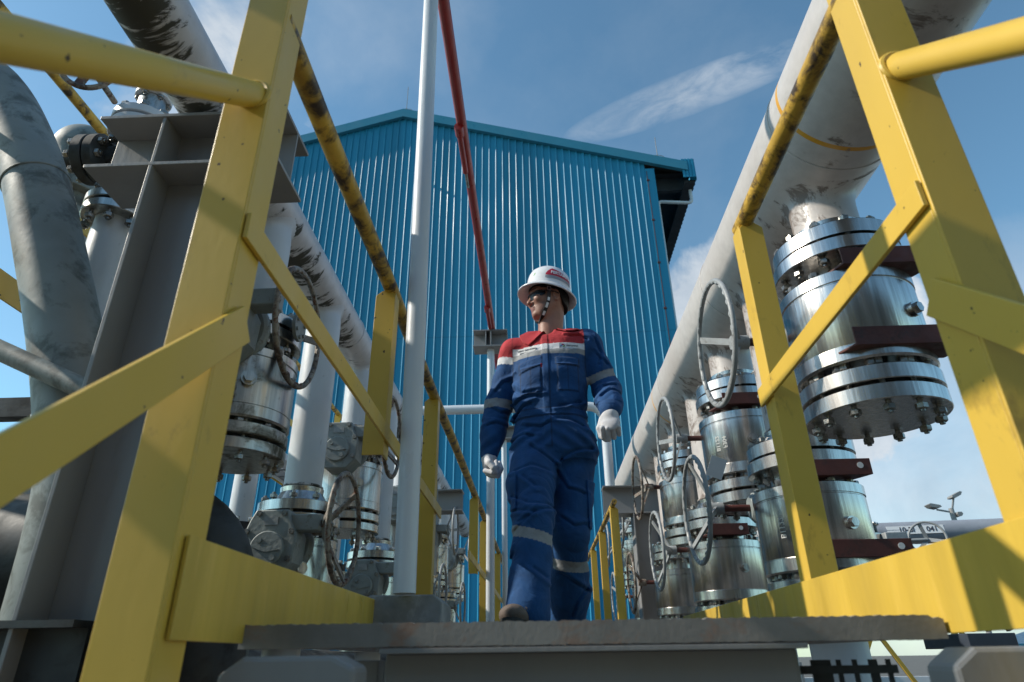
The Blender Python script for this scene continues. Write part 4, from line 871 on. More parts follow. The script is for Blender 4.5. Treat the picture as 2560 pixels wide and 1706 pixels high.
def swoosh(u, v):      # red flash tapering at both ends, from the front of the left side back
    th = R_(58 + 78 * u); top = .030 + .048 * min(1, u * 5 + .05) ** .6 * (1 - u) ** .55; bot = .030
    return hpt(th, bot + (top - bot) * v + .004, .0022)
patch(swoosh, 26, 6, PRINTR, 'red_print', helmet)
patch(lambda u, v: hpt(R_(58 + 78 * u), .014 + .014 * v + .004, .0022), 22, 2, PRINTG, 'grey_print', helmet)
me = text_mesh('PERTAMINA', .024, PRINTW, .0004, bold=.0006)
for v in me.vertices:
    x, y_, z_ = v.co; th = R_(102) - 0 + x / .118; q = hpt(th, .047 + y_ + .004, .0034 + z_); v.co = tiltm @ q
o = bpy.data.objects.new('lettering', me); COL.objects.link(o); o.parent = helmet
for (x0, y0, cc, w2) in ((-.004, .006, (.02, .12, .42), .012), (.006, .010, (.45, .02, .04), .010), (.006, -.002, (.12, .38, .05), .010)):
    me_m = mat('emblem_paint', cc, .4, var=0, bump=0)
    patch(lambda u, v, x0=x0, y0=y0, w2=w2: hpt((x0 + (u - .5) * w2 + (v - .5) * .006) / .11 + .35, .046 + y0 * 1.5 + (v - .5) * .013, .0022), 2, 2, me_m, 'emblem', helmet)
# suspension band, nape strap, chin strap
b = MB(); b.lathe([(.094, -.020), (.098, -.020), (.098, .006), (.094, .006)], 48, tiltm @ Matrix.Diagonal((1.10, .94, 1, 1))); b.build('headband', BLACKC, helmet)
b = MB(); b.tube([tiltm @ Vector(p) for p in ((-.085, .050, -.02), (-.103, .045, -.055), (-.108, .0, -.065), (-.103, -.045, -.055), (-.085, -.05, -.02))], .010, 10); b.build('nape_strap', BLACKC, helmet)
def ribbon(pts, w, th, m, name, par, side_dir):
    b = MB(); vs = []; 
    for i, p in enumerate(pts):
        t = (pts[min(i + 1, len(pts) - 1)] - pts[max(i - 1, 0)]).normalized(); s = side_dir.cross(t).normalized()
        vs += [p + s * w / 2 + side_dir * th / 2, p - s * w / 2 + side_dir * th / 2, p - s * w / 2 - side_dir * th / 2, p + s * w / 2 - side_dir * th / 2]
    fs = [(i * 4 + k, i * 4 + (k + 1) % 4, (i + 1) * 4 + (k + 1) % 4, (i + 1) * 4 + k) for i in range(len(pts) - 1) for k in range(4)]
    b.add(vs, fs + [(3, 2, 1, 0), tuple((len(pts) - 1) * 4 + k for k in range(4))]); return b.build(name, m, par)
POv = Vector(PO)
cp = [(.034, .084, .040), (.033, .084, .010), (.035, .081, -.020), (.041, .079, -.050), (.052, .062, -.088), (.060, .042, -.116), (.064, .0, -.128), (.058, -.038, -.116), (.042, -.060, -.085), (.030, -.077, -.05), (.02, -.085, .02)]
cpts = [Vector(hp(*p)) - POv for p in cp]; strap = ribbon(cpts, .019, .003, BLACKC, 'chin_strap', helmet, sd_)
for i, fr_ in ((2, .3), (3, .2), (4, .3)):
    a, b2 = cpts[i], cpts[i + 1]; t_ = (b2 - a); p = a + t_ * fr_; ribbon([p + sd_ * .0025 - Vector((0, 0, .0)), p + t_ * .6 + sd_ * .0025], .012, .002, PRINTW, 'strap_tag', strap, sd_)
b = MB(); c_ = cpts[0] * .35 + cpts[1] * .65 + sd_ * .003; t_ = (cpts[1] - cpts[0]).normalized(); s = sd_.cross(t_)
for q in (-1, 1): b.tube([c_ + s * .009 * q - t_ * .010, c_ + s * .009 * q + t_ * .010], .0014, 8); b.tube([c_ - s * .009 + t_ * .010 * q, c_ + s * .009 + t_ * .010 * q], .0014, 8)
b.build('buckle', INOX, strap)
# --- sunglasses
b = MB()
for s_ in (-1, 1):
    for i in range(9):
        pass
def lens(s_):
    b = MB(); vs = []; nu, nv = 10, 6
    for i in range(nu + 1):
        for j in range(nv + 1):
            u = i / nu; v = j / nv - .5; a = R_(6 + 62 * u); hgt = .040 * math.sin(math.pi * (.16 + .76 * u)) ** .6
            r = .098; f_ = .014 + r * math.cos(a) * .92; s = r * math.sin(a) * .80; vs.append(Vector(hp(f_, s_ * s, -.002 + hgt * v - .004 * math.cos(math.pi * u) + .004 * u)) - POv)
    b.add(vs, [(i * (nv + 1) + j, (i + 1) * (nv + 1) + j, (i + 1) * (nv + 1) + j + 1, i * (nv + 1) + j + 1) for i in range(nu) for j in range(nv)])
    return b
GL = mat('dark_lens', (.004, .004, .006), 0.16, var=0, bump=0, rough_var=0.01, spec=0.25)
gl = bpy.data.objects.new('sunglasses', None)
fb = MB(); 
for s_ in (-1, 1): fb.tube([Vector(hp(*p)) - POv for p in ((.060, s_ * .073, .012), (.030, s_ * .080, .012), (-.005, s_ * .083, .008), (-.02, s_ * .084, .000))], .0032, 8)
fb.tube([Vector(hp(.014 + .098 * .92 * math.cos(R_(a)), .098 * .8 * math.sin(R_(a)), .0135)) - POv for a in range(-66, 67, 12)], .0028, 8)
fr_o = fb.build('sunglasses', BLACKC, man)
bpy.data.objects.remove(gl)
for s_ in (-1, 1): lens(s_).build('lens', GL, fr_o)

# --- gloves
def glove(wr, d, palm_n, curl, thumb_side, name='glove'):
    """wr wrist point, d direction of the hand, palm_n where the palm faces, thumb_side unit vector across the palm towards the thumb."""
    d, n_, s = [np.array(Vector(v).normalized()) for v in (d, palm_n, thumb_side)]
    G = SDF(wr - .16, wr + .16, .0028); Rm = np.stack([d, s, n_], 1)
    G.cone(wr - d * .02, wr + d * .015, .034, .033, .01); pc = wr + d * .052
    G.ell(pc, (.046, .040, .019), Rm, .012); G.ell(wr + d * .03 + n_ * .010 + s * .02, (.030, .018, .016), Rm, .012)
    lens_ = [(.040, .030, .022), (.046, .034, .024), (.042, .031, .023), (.033, .024, .020)]
    for i, Ls in enumerate(lens_):
        off = (.031 - i * .0208); base = wr + d * (.088 - .004 * abs(i - 1.2)) + s * off; dirv = d.copy(); p = base; a = 0; rad = (.0105, .0108, .0104, .0094)[i]
        for j, l in enumerate(Ls):
            a = R_(curl[j]) + a + R_(3 * i * (j == 0)); dirv = d * math.cos(a) + n_ * math.sin(a); q = p + dirv * l; G.cone(p, q, rad * (1 - .05 * j), rad * (1 - .05 * (j + 1)), .0015); p = q
    t0 = wr + d * .030 + s * .030 + n_ * .008; t1 = t0 + d * .030 + s * .014 + n_ * .016; t2 = t1 + d * .026 - s * .006 + n_ * .018; t3 = t2 + d * .014 - s * .016 + n_ * .006
    G.cone(t0, t1, .015, .0135, .012); G.cone(t1, t2, .0135, .0125, .004); G.cone(t2, t3, .012, .0105, .003)
    V, F = G.mesh(); V = wr + (V - wr) * 1.08; cols = np.tile(np.array([.60, .60, .63]), (len(V), 1)) * (1 + .08 * noise3(V, 120, 9, 2))[:, None]
    sdf_obj(name, V, F, GLOVEM, man, PO, cols)
glove(RWR + np.array([-.002, -.003, -.012]), (-.02, -.22, -1), (.55, -.25, 0.1), (62, 78, 50), (-.35, -.9, .15))
glove(LWR + np.array([-.002, -.008, -.016]), (-.10, -.42, -.80), (.15, .85, -.45), (66, 80, 52), (-1, .1, .02))

# --- boots
BOOT = mat('brown_suede_boot', (.13, .10, .085), .8, var=.3, bump=.1); SOLE = mat('black_boot_sole', (.015, .014, .014), .7, var=.3, bump=.1)
def boot(ankle, d, up):
    d = np.array(Vector(d).normalized()); up = np.array(Vector(up).normalized()); up = up - d * up.dot(d); up /= np.linalg.norm(up); s = np.cross(d, up); Rm = np.stack([d, s, up], 1)
    B = SDF(ankle - .24, ankle + .24, .004); c = lambda f, ss, u: ankle + d * f + s * ss + up * u
    B.cone(c(0, 0, .10), c(-.01, 0, -.01), .048, .046, .02); B.ell(c(-.03, 0, -.035), (.045, .036, .045), Rm, .02); B.ell(c(.055, 0, -.035), (.085, .042, .036), Rm, .03)
    B.ell(c(.120, 0, -.040), (.052, .049, .036), Rm, .02)
    sl, Pq = B.block(B.lo, B.lo + B.h * B.n, 0); Q = np.stack([p.ravel() for p in Pq], 1) - ankle; B.D = np.maximum(B.D, (-(Q @ up) - .066).reshape(B.D.shape).astype(np.float32))
    V, F = B.mesh(); me_c = np.tile(np.array([.1, .1, .1]), (len(V), 1)); bo = sdf_obj('boot', V, F, BOOT, man, PO)
    b = MB(); out = []
    for k in range(40):
        a = 2 * math.pi * k / 40; ca, sa = math.cos(a), math.sin(a); f_ = .052 + .128 * ca; w_ = (.050 if ca > 0 else .041) * (1 - .12 * math.exp(-((f_ - .03) / .03) ** 2)); out.append((f_, w_ * np.sign(sa) * abs(sa) ** .75))
    M4 = Matrix((tuple(d) + (0,), tuple(s) + (0,), tuple(up) + (0,), (0, 0, 0, 1))).transposed(); M4.translation = Vector(ankle - PO)
    z0, z1 = -.086, -.060; vs = [M4 @ Vector((f_, w_, z)) for z in (z0, z1) for f_, w_ in out]; n = 40
    b.add(vs, [tuple(range(n)), tuple(range(2 * n - 1, n - 1, -1))] + [(k, (k + 1) % n, n + (k + 1) % n, n + k) for k in range(n)])
    for k in range(9): b.box((-.06 + k * .026, -.036, z0 - .006), (-.046 + k * .026, .036, z0 + .001), M4)
    b.build('sole', SOLE, bo)
    b = MB(); b.torus(tuple(c(.105, 0, -.02) - PO), .045, .0022, tuple(d * .6 + up), 32, 6); b.build('toe_seam', SOLE, bo)
boot(np.array([-.064, 2.545, .118]), (-.26, -.93, .20), (0, .2, .97))
boot(np.array([.118, 3.12, .125]), (.02, -.80, -.60), (0, -.5, .8))

# --- name tag and chest emblem, seated on the white chest band
TXT = mat('print_black', (.05, .05, .07), .6, var=0, bump=0)
def badge(x, z, w_, h_, body, size, off, name, plate=True):
    y_ = min(cloth_y(x - w_ / 2, z), cloth_y(x + w_ / 2, z), cloth_y(x, z)); yl, yr = cloth_y(x - w_ / 2 + .004, z), cloth_y(x + w_ / 2 - .004, z); ang = math.atan2(yr - yl, w_)
    Mx = Matrix.Translation(Vector((x, (yl + yr) / 2 - .004, z)) - POv) @ Matrix.Rotation(ang, 4, 'Z')
    par = man
    if plate:
        b = MB(); b.box((-w_ / 2, 0, -h_ / 2), (w_ / 2, .002, h_ / 2), Mx); par = b.build(name, PRINTW, man, False)
    lettering(body, size, TXT, Mx @ Matrix.Translation((off, -.0008, 0)) @ Matrix.Rotation(R_(90), 4, 'X'), par, bold=0, extrude=.0004)
    return Mx, par
badge(-.030, 1.285, .092, .020, 'GERRY DIANSYAH', .0118, 0, 'name_tag')
Mx, par = badge(.172, 1.291, .10, .022, 'PERTAMINA', .0105, .014, 'chest_emblem')
for pts, cc in (([(-.048, -.006), (-.040, -.006), (-.030, .003), (-.036, .003)], (.02, .13, .45)), ([(-.038, .005), (-.032, .009), (-.022, .001), (-.029, .001)], (.5, .02, .04)), ([(-.028, -.001), (-.021, -.001), (-.024, -.007), (-.031, -.007)], (.15, .4, .06))):
    b = MB(); b.prism(pts, .001, Mx @ Matrix.Translation((0, -.0015, 0))); b.build('emblem_piece', mat('emblem_thread', cc, .6, var=0, bump=0), par, False)

# ------------------------------------------------------------------ blue hall behind
BY = 17.0; AX, AZ, SL = -4.34, 17.40, 0.30; WL, WR_ = -12.9, 4.19
t = empty('blue_hall', ((WL + WR_) / 2, BY, GZ), 'tall blue corrugated steel hall with a low gable roof, behind the walkway', 'building'); ox = (WL + WR_) / 2
def zroof(x): return AZ - SL * abs(x - AX)
def ribbed(x0, x1, ztop, zbot, pitch, dep, yy, name, parent):
    b = MB(); pts = []; x = x0
    while x < x1 - pitch:
        pts += [(x, 0), (x + pitch * .70, 0), (x + pitch * .90, -dep), (x + pitch * .95, -dep)]; x += pitch
    pts += [(x, 0), (x1, 0)]
    xs = sorted(set([p[0] for p in pts]))
    vs = []; fs = []
    for (x, d) in pts: vs += [(x - ox, yy + d, zbot(x) - GZ), (x - ox, yy + d, ztop(x) - GZ)]
    for i in range(len(pts) - 1): fs.append((2 * i, 2 * i + 2, 2 * i + 3, 2 * i + 1))
    b.add(vs, fs); return b.build(name, BLUEW, parent, False)
ribbed(WL, WR_ - .30, lambda x: zroof(x) - .14, lambda x: GZ, .228, .040, 0.0, 'gable_wall', t)
b = MB(); b.box((WR_ - .30 - ox, -.045, 0), (WR_ - ox, 0.03, zroof(WR_) - .32 - GZ)); b.build('corner_flashing', BLUEW, t, False)
b = MB(); b.box((WR_ - ox - .05, .03, 0), (WR_ - ox, 24, zroof(WR_) - .32 - GZ)); b.box((WL - ox, .03, 0), (WL - ox + .05, 24, zroof(WL) - .32 - GZ)); b.build('side_wall', BLUEW, t, False)
EX = 5.27
for sx in (-1, 1):
    xe = EX if sx > 0 else 2 * AX - EX
    b = MB(); vs = []
    for x in (AX, xe):
        z = zroof(x) - GZ + .16; vs += [(x - ox, -.16, z - .36), (x - ox, -.16, z), (x - ox, -.02, z - .36), (x - ox, -.02, z)]
    b.add(vs, [(0, 4, 5, 1), (2, 3, 7, 6), (1, 5, 7, 3), (0, 2, 6, 4), (0, 1, 3, 2), (4, 6, 7, 5)]); b.build('barge_board', BLUET, t, False)
    b = MB(); n = 130; vs = []; fs = []
    for i in range(n):       # roof sheet, trough profile running down the slope
        yy = -.02 + i * .185; dz = (.03 if i % 2 else 0)
        for x in (AX, xe): vs.append((x - ox, yy, zroof(x) - GZ + .14 + dz))
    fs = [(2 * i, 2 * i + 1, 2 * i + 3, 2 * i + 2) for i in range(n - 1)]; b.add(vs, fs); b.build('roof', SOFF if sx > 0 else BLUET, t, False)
# eave: box fascia, purlins, rafters seen from below
b = MB(); x = 5.52; vs = []; n = 200
for i in range(n):
    yy = -.10 + i * .12; d = .03 if i % 2 else 0
    vs += [(x - ox + d, yy, 14.02 - GZ + (0.02 if i % 2 else 0)), (x - ox + d, yy, 14.80 - GZ)]
b.add(vs, [(2 * i, 2 * i + 2, 2 * i + 3, 2 * i + 1) for i in range(n - 1)]); b.build('eave_cladding', BLUEW, t, False)
b = MB()
for i in range(4): b.box((5.10 + i * .105 - ox, -.12, 14.06 - GZ), (5.165 + i * .105 - ox, -.09, 14.82 - GZ)); b.box((5.165 + i * .105 - ox, -.10, 14.06 - GZ), (5.205 + i * .105 - ox, -.085, 14.82 - GZ))
b.build('eave_end_panel', BLUEW, t, False)
b = MB(); b.box((4.25 - ox, .4, 14.62 - GZ), (5.5 - ox, 24, 14.66 - GZ)); b.box((5.18 - ox, .1, 14.0 - GZ), (5.5 - ox, 24, 14.1 - GZ))
for k in range(6): b.box((4.2 - ox, .6 + k * 4, 14.1 - GZ), (5.45 - ox, .75 + k * 4, 14.6 - GZ))
b.build('eave_framing', SOFF, t, False)
b = MB(); b.tube([(5.42 - ox, .5, 14.1 - GZ), (5.42 - ox, .5, 13.60 - GZ)] + arc((5.30 - ox, .5, 13.60 - GZ), .12, 0, -90, 5)[1:] + arc((4.40 - ox, .4, 13.36 - GZ), .12, 90, 180, 5) + [(4.27 - ox, .2, 0.5)], .055, 14); b.build('downpipe', POLE, t)
for x, z, h in ((4.40, 15.0, 1.0), (-4.30, 17.6, 1.3)):
    b = MB(); b.tube([(x - ox, .1, z - GZ), (x - ox, .1, z + h - GZ)], .012, 6); b.tube([(x - .35 - ox, .1, z + .05 - GZ), (x - .12 - ox, .1, z + .2 - GZ), (x - ox, .1, z + .22 - GZ), (x + .15 - ox, .1, z + .18 - GZ), (x + .5 - ox, .1, z - .12 - GZ)], .010, 5); b.build('lightning_rod', STEELP, t)
b = MB(); b.tube([(3.93 - ox, -.055, 14.4 - GZ), (3.95 - ox, -.055, 9.0 - GZ), (3.97 - ox, -.055, 0.5)], .011, 5)
for k in range(7): b.box((3.90 - ox, -.07, 14.0 - k * 1.6 - GZ), (3.99 - ox, -.045, 14.06 - k * 1.6 - GZ))
b.build('earthing_cable', OXIDE, t)
b = MB(); b.tube([(-3.6 - ox, -.05, 14.42 - GZ), (-3.45 - ox, -.12, 14.44 - GZ)], .035, 8); b.build('wall_fitting', STEELP, t)

# ------------------------------------------------------------------ left: old pipework behind the H column
t = empty('weathered_pipe', (-1.40, 1.85, 0.3), 'big weathered dark grey pipe curving down behind the grey H column at the left edge', 'pipe')
P0 = [(-2.60, 1.85, 2.32), (-2.29, 1.85, 2.18), (-2.14, 1.85, 2.05), (-1.98, 1.85, 1.825), (-1.845, 1.85, 1.59), (-1.70, 1.85, 1.29), (-1.53, 1.85, .918), (-1.41, 1.85, .60), (-1.34, 1.85, .25), (-1.33, 1.85, -1.0)]
def smooth(P, n=8):
    P = [Vector(p) for p in P]; out = []
    for i in range(len(P) - 1):
        a, b_, c, d = P[max(i - 1, 0)], P[i], P[i + 1], P[min(i + 2, len(P) - 1)]
        for k in range(n): u = k / n; out.append(.5 * ((2 * b_) + (c - a) * u + (2 * a - 5 * b_ + 4 * c - d) * u * u + (3 * b_ - 3 * c + d - a) * u ** 3))
    return out + [P[-1]]
sp_ = [Vector((p.x * .905, 1.85 * .905, (p.z + .03) * .905 - .03)) - Vector((-1.40, 1.85, .3)) for p in smooth(P0)]
b = MB(); b.tube(sp_, .098, 48); b.build('barrel', OLDP, t)
b = MB(); ax = (sp_[33] - sp_[31]).normalized(); b.torus(sp_[32], .0985, .004, tuple(ax), 40, 6); b.build('weld_seam', OLDP, t)
# dome ended vessel with flange
t = empty('domed_pipe_end', (-2.25, 2.45, 1.7), 'mottled grey domed pipe cap with a flange, against the sky at the left', 'pipe cap')
b = MB(); b.lathe([(.13, 0.0), (.13, .50)] + [(.15 * math.cos(R_(a)), .60 + .15 * math.sin(R_(a)) ) for a in range(-20, 90, 8)] + [(.001, .75)], 40); b.build('dome', OLDP, t)
b = MB(); disc(b, .185, .36, .41, 40); disc(b, .185, .30, .35, 40); fl = b.build('flange', OLDP, t); ring_studs(fl, .355, .155, .22, 10)
# black flanged branch, lying along x
t = empty('black_flanged_pipe', (-1.80, 2.02, 1.86), 'short black flanged pipe lying level behind the top of the grey H column', 'pipe')
MX = Matrix.Rotation(R_(90), 4, 'Y')
b = MB(); b.lathe([(.052, 0.04), (.052, .34)], 28, MX); b.lathe([(.03, -.40), (.03, 0)], 16, MX); b.build('barrel', DARKP, t)
f_ = MB(); f_.lathe([(.10, -.045), (.104, -.042), (.104, -.004), (.10, 0)], 40, MX); f_.lathe([(.10, .006), (.104, .009), (.104, .045), (.10, .048), (.06, .07)], 40, MX); fl = f_.build('flange', DARKP, t)
me_s = stud_mesh(.16, .011)
for i in range(8):
    o = bpy.data.objects.new('stud_bolt', me_s); COL.objects.link(o); o.parent = fl; a = 2 * math.pi * (i + .5) / 8; o.location = (0, .080 * math.cos(a), .080 * math.sin(a)); o.rotation_euler = (0, R_(90), 0)
# upright flanged valve on a white riser
t = empty('white_riser', (-1.54, 1.93, -1.0), 'white riser pipe left of the grey H column, flanged near its top', 'pipe')
b = MB(); b.tube([(0.0, 0, 0), (-0.02, 0, 2.46)], .066, 36); b.build('barrel', WPIPE, t)
b = MB(); disc(b, .115, 2.46, 2.495, 36); disc(b, .115, 2.505, 2.54, 36); fl = b.build('flange', INOXD, t); fl.location.x = -.02; ring_studs(fl, 2.50, .092, .17, 8, .011)
t = empty('upright_valve', (-1.60, 1.98, 1.56), 'upright grey valve with stacked flanges showing above the cross beam on the left', 'valve')
b = MB(); b.lathe([(.07, -.2), (.07, .36), (.055, .40), (.055, .62), (.03, .64), (.03, .75)], 32); b.build('body', INOXD, t)
for z, r in ((.36, .125), (.41, .125), (.58, .072), (.625, .072)):
    b = MB(); disc(b, r, z, z + .038, 36); b.build('flange', WPIPE, t)
ring_studs(children(t)[0], .405, .098, .16, 8, .012); ring_studs(children(t)[0], .62, .056, .12, 6, .009)
t = empty('overhead_handwheel', (-1.62, 1.64, 1.975), 'rust flecked grey handwheel hanging below the stair rail in the top left corner', 'handwheel')
b = MB(); q = Vector((.25, -.93, -.25)).normalized(); b.torus((0, 0, 0), .098, .010, tuple(q), 48, 10); e1 = q.cross(Vector((0, 0, 1))).normalized(); e2 = e1.cross(q)
for k in range(3):
    an = .75 + 2.094 * k; b.bar((e1 * math.cos(an) + e2 * math.sin(an)) * .098, -q * .03, .030, .010, up=tuple(q))
b.build('rim', WHEELR, t); b = MB(); b.tube([-q * .01, -q * .26], .012, 12); b.build('stem', WHEELR, t)
# second railing beyond the left bank
t = empty('railing', (-1.95, 0, 0), 'worn yellow railing beyond the left pipes, crossing the sky at upper left', 'railing', 'yellow railings along the walkway')
b = MB(); b.tube([(0, -1, 2.17), (0, 9, 2.17)], .0225, 16); b.build('handrail', YELW, t)
b = MB(); b.box((-.004, -1, 1.66), (.004, 9, 1.71)); b.build('mid_rail', YEL, t, False); b = MB(); b.box((-.004, -1, 1.18), (.004, 9, 1.28)); b.build('toe_board', YEL, t, False)
for y in (3.3, 4.6, 6.0, 7.4):
    b = MB(); b.box((-.03, y, 1.2), (.03, y + .006, 2.16)); b.build('post', YEL, t, False)
# dark clutter low on the left
t = empty('dark_cross_pipe', (-2.3, 1.55, 1.0), 'slim dark pipe sloping down to the left H column', 'pipe')
b = MB(); b.tube([(-.6, .1, .40), (1.25, -.02, -.44)], .028, 20); b.build('barrel', OLDP, t)
t = empty('dark_elbow', (-1.05, 2.02, .06), 'large dark pipe elbow behind the nearest yellow post, low on the left', 'pipe')
b = MB(); b.tube([(-.9, .1, .33), (-.45, .05, .33), (-.3, 0, .33)] + arc((-.17, 0, .08), .24, 90, 0, 9) + [(.07, 0, -.4), (.07, 0, -1.6)], .125, 40); b.build('barrel', DARKP, t)
t = empty('dark_vessel', (-2.15, 1.9, 0.22), 'large dark weathered horizontal pipe low at the left edge', 'pipe')
b = MB(); b.tube([(-3, 0, .02), (1.1, 0, .02)], .19, 48); b.build('shell', DARKP, t); b = MB(); b.box((.32, -.235, -.34), (.52, -.20, .16)); b.box((-.4, -.235, -.34), (-.3, -.20, .30)); b.build('saddle_plate', DARKP, t, False, .002)
t = empty('dark_floor_beam', (-1.9, 1.5, -.12), 'dark steel I beam across the bottom left corner', 'beam')
b = MB(); b.box((-2.2, -.06, .16), (.92, .1, .175)); b.box((-2.2, -.06, -.06), (.92, .1, -.045)); b.box((-2.2, -.006, -.045), (.92, .006, .16)); b.build('web', DARKP, t, False)
t = empty('angle_iron_stand', (-2.1, 2.6, .3), 'dark angle iron stand behind the weathered pipe at the left edge', 'steel frame')
b = MB(); b.bar((-1.4, 0, .92), (.9, .1, -.02), .06, .06); b.bar((-1.4, .05, .70), (.9, .05, .70), .07, .09); b.bar((-.4, .1, -1), (-.4, .1, 1.5), .06, .06); b.build('braces', DARKP, t, False)
t = empty('white_drain_pipe', (-2.02, 1.95, -.3), 'short sunlit white pipe below the stair rail at the left edge', 'pipe')
b = MB(); b.tube([(0, 0, 0), (0, 0, .93)], .034, 20); b.build('barrel', WPIPE, t); b = MB(); b.box((-.5, .12, .5), (.12, .14, .86)); b.build('back_plate', WPIPE, t, False)
# bottom left: sunlit panel wall far behind
t = empty('panel_building', (-9.5, 11, GZ), 'pale panelled building glimpsed at the bottom left corner', 'building')
b = MB(); b.box((-4, 0, 0), (3.4, 4, 2.6)); b.build('wall', WALLW, t, False)
b = MB()
for k in range(8): b.box((-3.8 + k * .9, -.03, .2), (-3.2 + k * .9, -.005, 2.2))
b.build('window_panes', mat('window_grey', (.25, .30, .34), .2), t, False)
b = MB(); b.tube([(1.5, -.2, 0), (1.5, -.2, 2.6)], .05, 12); b.build('drain', WPIPE, t)

# ------------------------------------------------------------------ right: far pipe with its line number, lamps, small valve, trays
t = empty('level_pipe', (5.8, 9.2, 1.44), 'pale grey level pipe with black line number, beyond the yellow toe board on the right', 'pipe')
b = MB(); b.tube([(-3.6, .55, .02), (9, -1.1, -.02)], .148, 40); b.build('barrel', mat('mid_grey_pipe', (.27, .29, .33), .5, var=.15, dirt=(.15, .15, .16), dirt_amt=.3), t)
mt = Matrix.Translation((-.78, .19 - .153, .03)) @ Matrix.Rotation(R_(-7.5), 4, 'Z') @ Matrix.Rotation(R_(90), 4, 'X')
b = MB(); b.box((-.27, -.055, .0), (.45, .055, .004), mt @ Matrix.Rotation(R_(-8), 4, 'X')); b.build('number_plate', PRINTW, t, False)
for body, x in (('10-BI', -.02), ('041', .30)):
    lettering(body, .095, TXT, mt @ Matrix.Rotation(R_(-8), 4, 'X') @ Matrix.Translation((x, 0, .006)), t, bold=.002, extrude=.001)
t = empty('floodlight_mast', (8.72, 14.2, GZ - .1), 'floodlight mast with tilted lamps on the right, above the level pipe', 'floodlight')
b = MB(); b.tube([(0, 0, 0), (0, 0, 4.7)], .05, 10); b.bar((-.30, 0, 4.68), (0, 0, 4.62), .03, .03); b.bar((0, 0, 4.62), (.12, 0, 4.92), .03, .03); b.build('mast', STEELP, t)
for x, z, a in ((-.36, 4.74, 12), (.16, 4.96, -26), (.10, 4.56, 0)):
    b = MB(); b.prism([(-.13, .01), (-.10, .04), (.10, .04), (.13, .01), (.07, -.03), (-.07, -.03)] if z > 4.6 else [(-.06, .01), (-.04, .05), (.04, .05), (.06, .01), (.03, -.03), (-.03, -.03)], .2, Matrix.Translation((x, -.1, z)) @ Matrix.Rotation(R_(a), 4, 'Y')); b.build('lamp', STEELP, t, False)
valve((3.36, 7.0, .25), .9, .15, 1, 'small grey geared valve far right, below the level pipe', None, INOXM, None, WHEELG, 0)
t = empty('far_handwheel', (3.92, 6.9, 1.0), 'grey handwheel on a short stem, below the line number on the level pipe', 'handwheel')
b = MB(); q = Vector((-.40, -.9, 0)).normalized(); b.torus((0, 0, 0), .165, .012, tuple(q), 48, 8)
s = q.cross(Vector((0, 0, 1)))
for k in range(3):
    a = 1.3 + 2.094 * k; b.bar(s * .165 * math.cos(a) + Vector((0, 0, .165 * math.sin(a))), -q * .05, .035, .010, up=tuple(q))
b.tube([-q * .04, -q * .1 - Vector((.3, 0, .0))], .016, 10); b.build('rim', WHEELG, t)
b = MB(); b.box((-.46, -.10, -.22), (-.24, .12, .06)); b.lathe([(.07, 0), (.07, .02)], 24, Matrix.Translation((-.35, -.10, -.08)) @ Matrix.Rotation(R_(90), 4, 'X')); b.build('gearbox', WHEELG, t, True, .01)
t = empty('dark_skid', (2.35, 4.3, -.35), 'dark blue grey steel skid below the toe board at the far right', 'skid')
NAVY = mat('navy_skid_paint', (.045, .055, .075), .45, var=.2)
b = MB(); b.box((.16, 0, .34), (.44, .5, .42)); b.build('deck', NAVY, t, False, .004)
b = MB()
for x in (.12, .24): b.bar((x, .1, .44), (x + .12, .1, .72), .03, .05); b.bar((x + .25, .1, .44), (x + .12, .1, .72), .03, .05)
b.bar((.12, .1, .72), (.44, .1, .72), .03, .03); b.bar((.32, .3, .2), (.32, .3, .74), .05, .05); b.bar((.3, .2, -1.5), (.3, .2, .34), .12, .12); b.build('brace', NAVY, t, False)
t = empty('distant_railing', (3.9, 6.2, -.45), 'distant yellow railing and braces at the bottom right corner', 'railing')
b = MB()
for k in range(6): b.bar((-1.4 + k * .7, 0, 0), (-1.05 + k * .7, 0, .62), .035, .035); b.bar((-.7 + k * .7, 0, 0), (-1.05 + k * .7, 0, .62), .03, .03)
b.bar((-1.5, 0, .0), (3, 0, .0), .06, .08); b.bar((-1.5, 0, .62), (3, 0, .62), .03, .03); b.build('braced_frame', YEL, t, False)
t = empty('cyan_roof_shed', (14.6, 16.0, GZ), 'low cyan roofed shed far off at the bottom right corner', 'building')
b = MB(); b.prism([(-2.5, 1.5), (3, 1.5), (3, 1.9), (-.5, 2.6), (-2.5, 2.05)], 4); b.build('roof', mat('cyan_roof', (.06, .34, .45), .4), t, False); b = MB(); b.box((-2.3, .1, 0), (2.8, 3.9, 1.5)); b.build('wall', WALLW, t, False)
t = empty('pale_tank_wall', (4.5, 13, GZ), 'sunlit pale low wall seen under the walkway on the right', 'wall')
b = MB(); b.box((-4.2, 0, 0), (14, .2, 1.5)); b.build('panel', WALLW, t, False)
for k in range(14):
    b = MB(); b.box((-4 + k * 1.3, -.12, 0), (-3.85 + k * 1.3, -.01, 1.75)); b.build('buttress', STEELP, t, False)

# ------------------------------------------------------------------ unseen block added behind the viewer (reflected in the steel, keeps the low sky off the front faces)
t = empty('sky_blocker', (2, -13, GZ), 'unseen brown block added behind the steps to keep low sky off', 'building')
BR = mat('blocker_brown', (.26, .22, .18), .85, var=.25, vscale=.7, dirt=(.08, .07, .06), dirt_amt=.35, dirt_scale=2)
b = MB(); b.box((-13, -6, 0), (15, 0, 9)); b.build('wall', BR, t, False)
for k in range(9):
    b = MB(); b.box((-12 + k * 3, .02, 0), (-11.7 + k * 3, .3, 9.2)); b.build('column', STEELP, t, False)
for z in (4, 8):
    b = MB(); b.box((-13, .03, z), (15, .25, z + .3)); b.build('girder', STEELP, t, False)

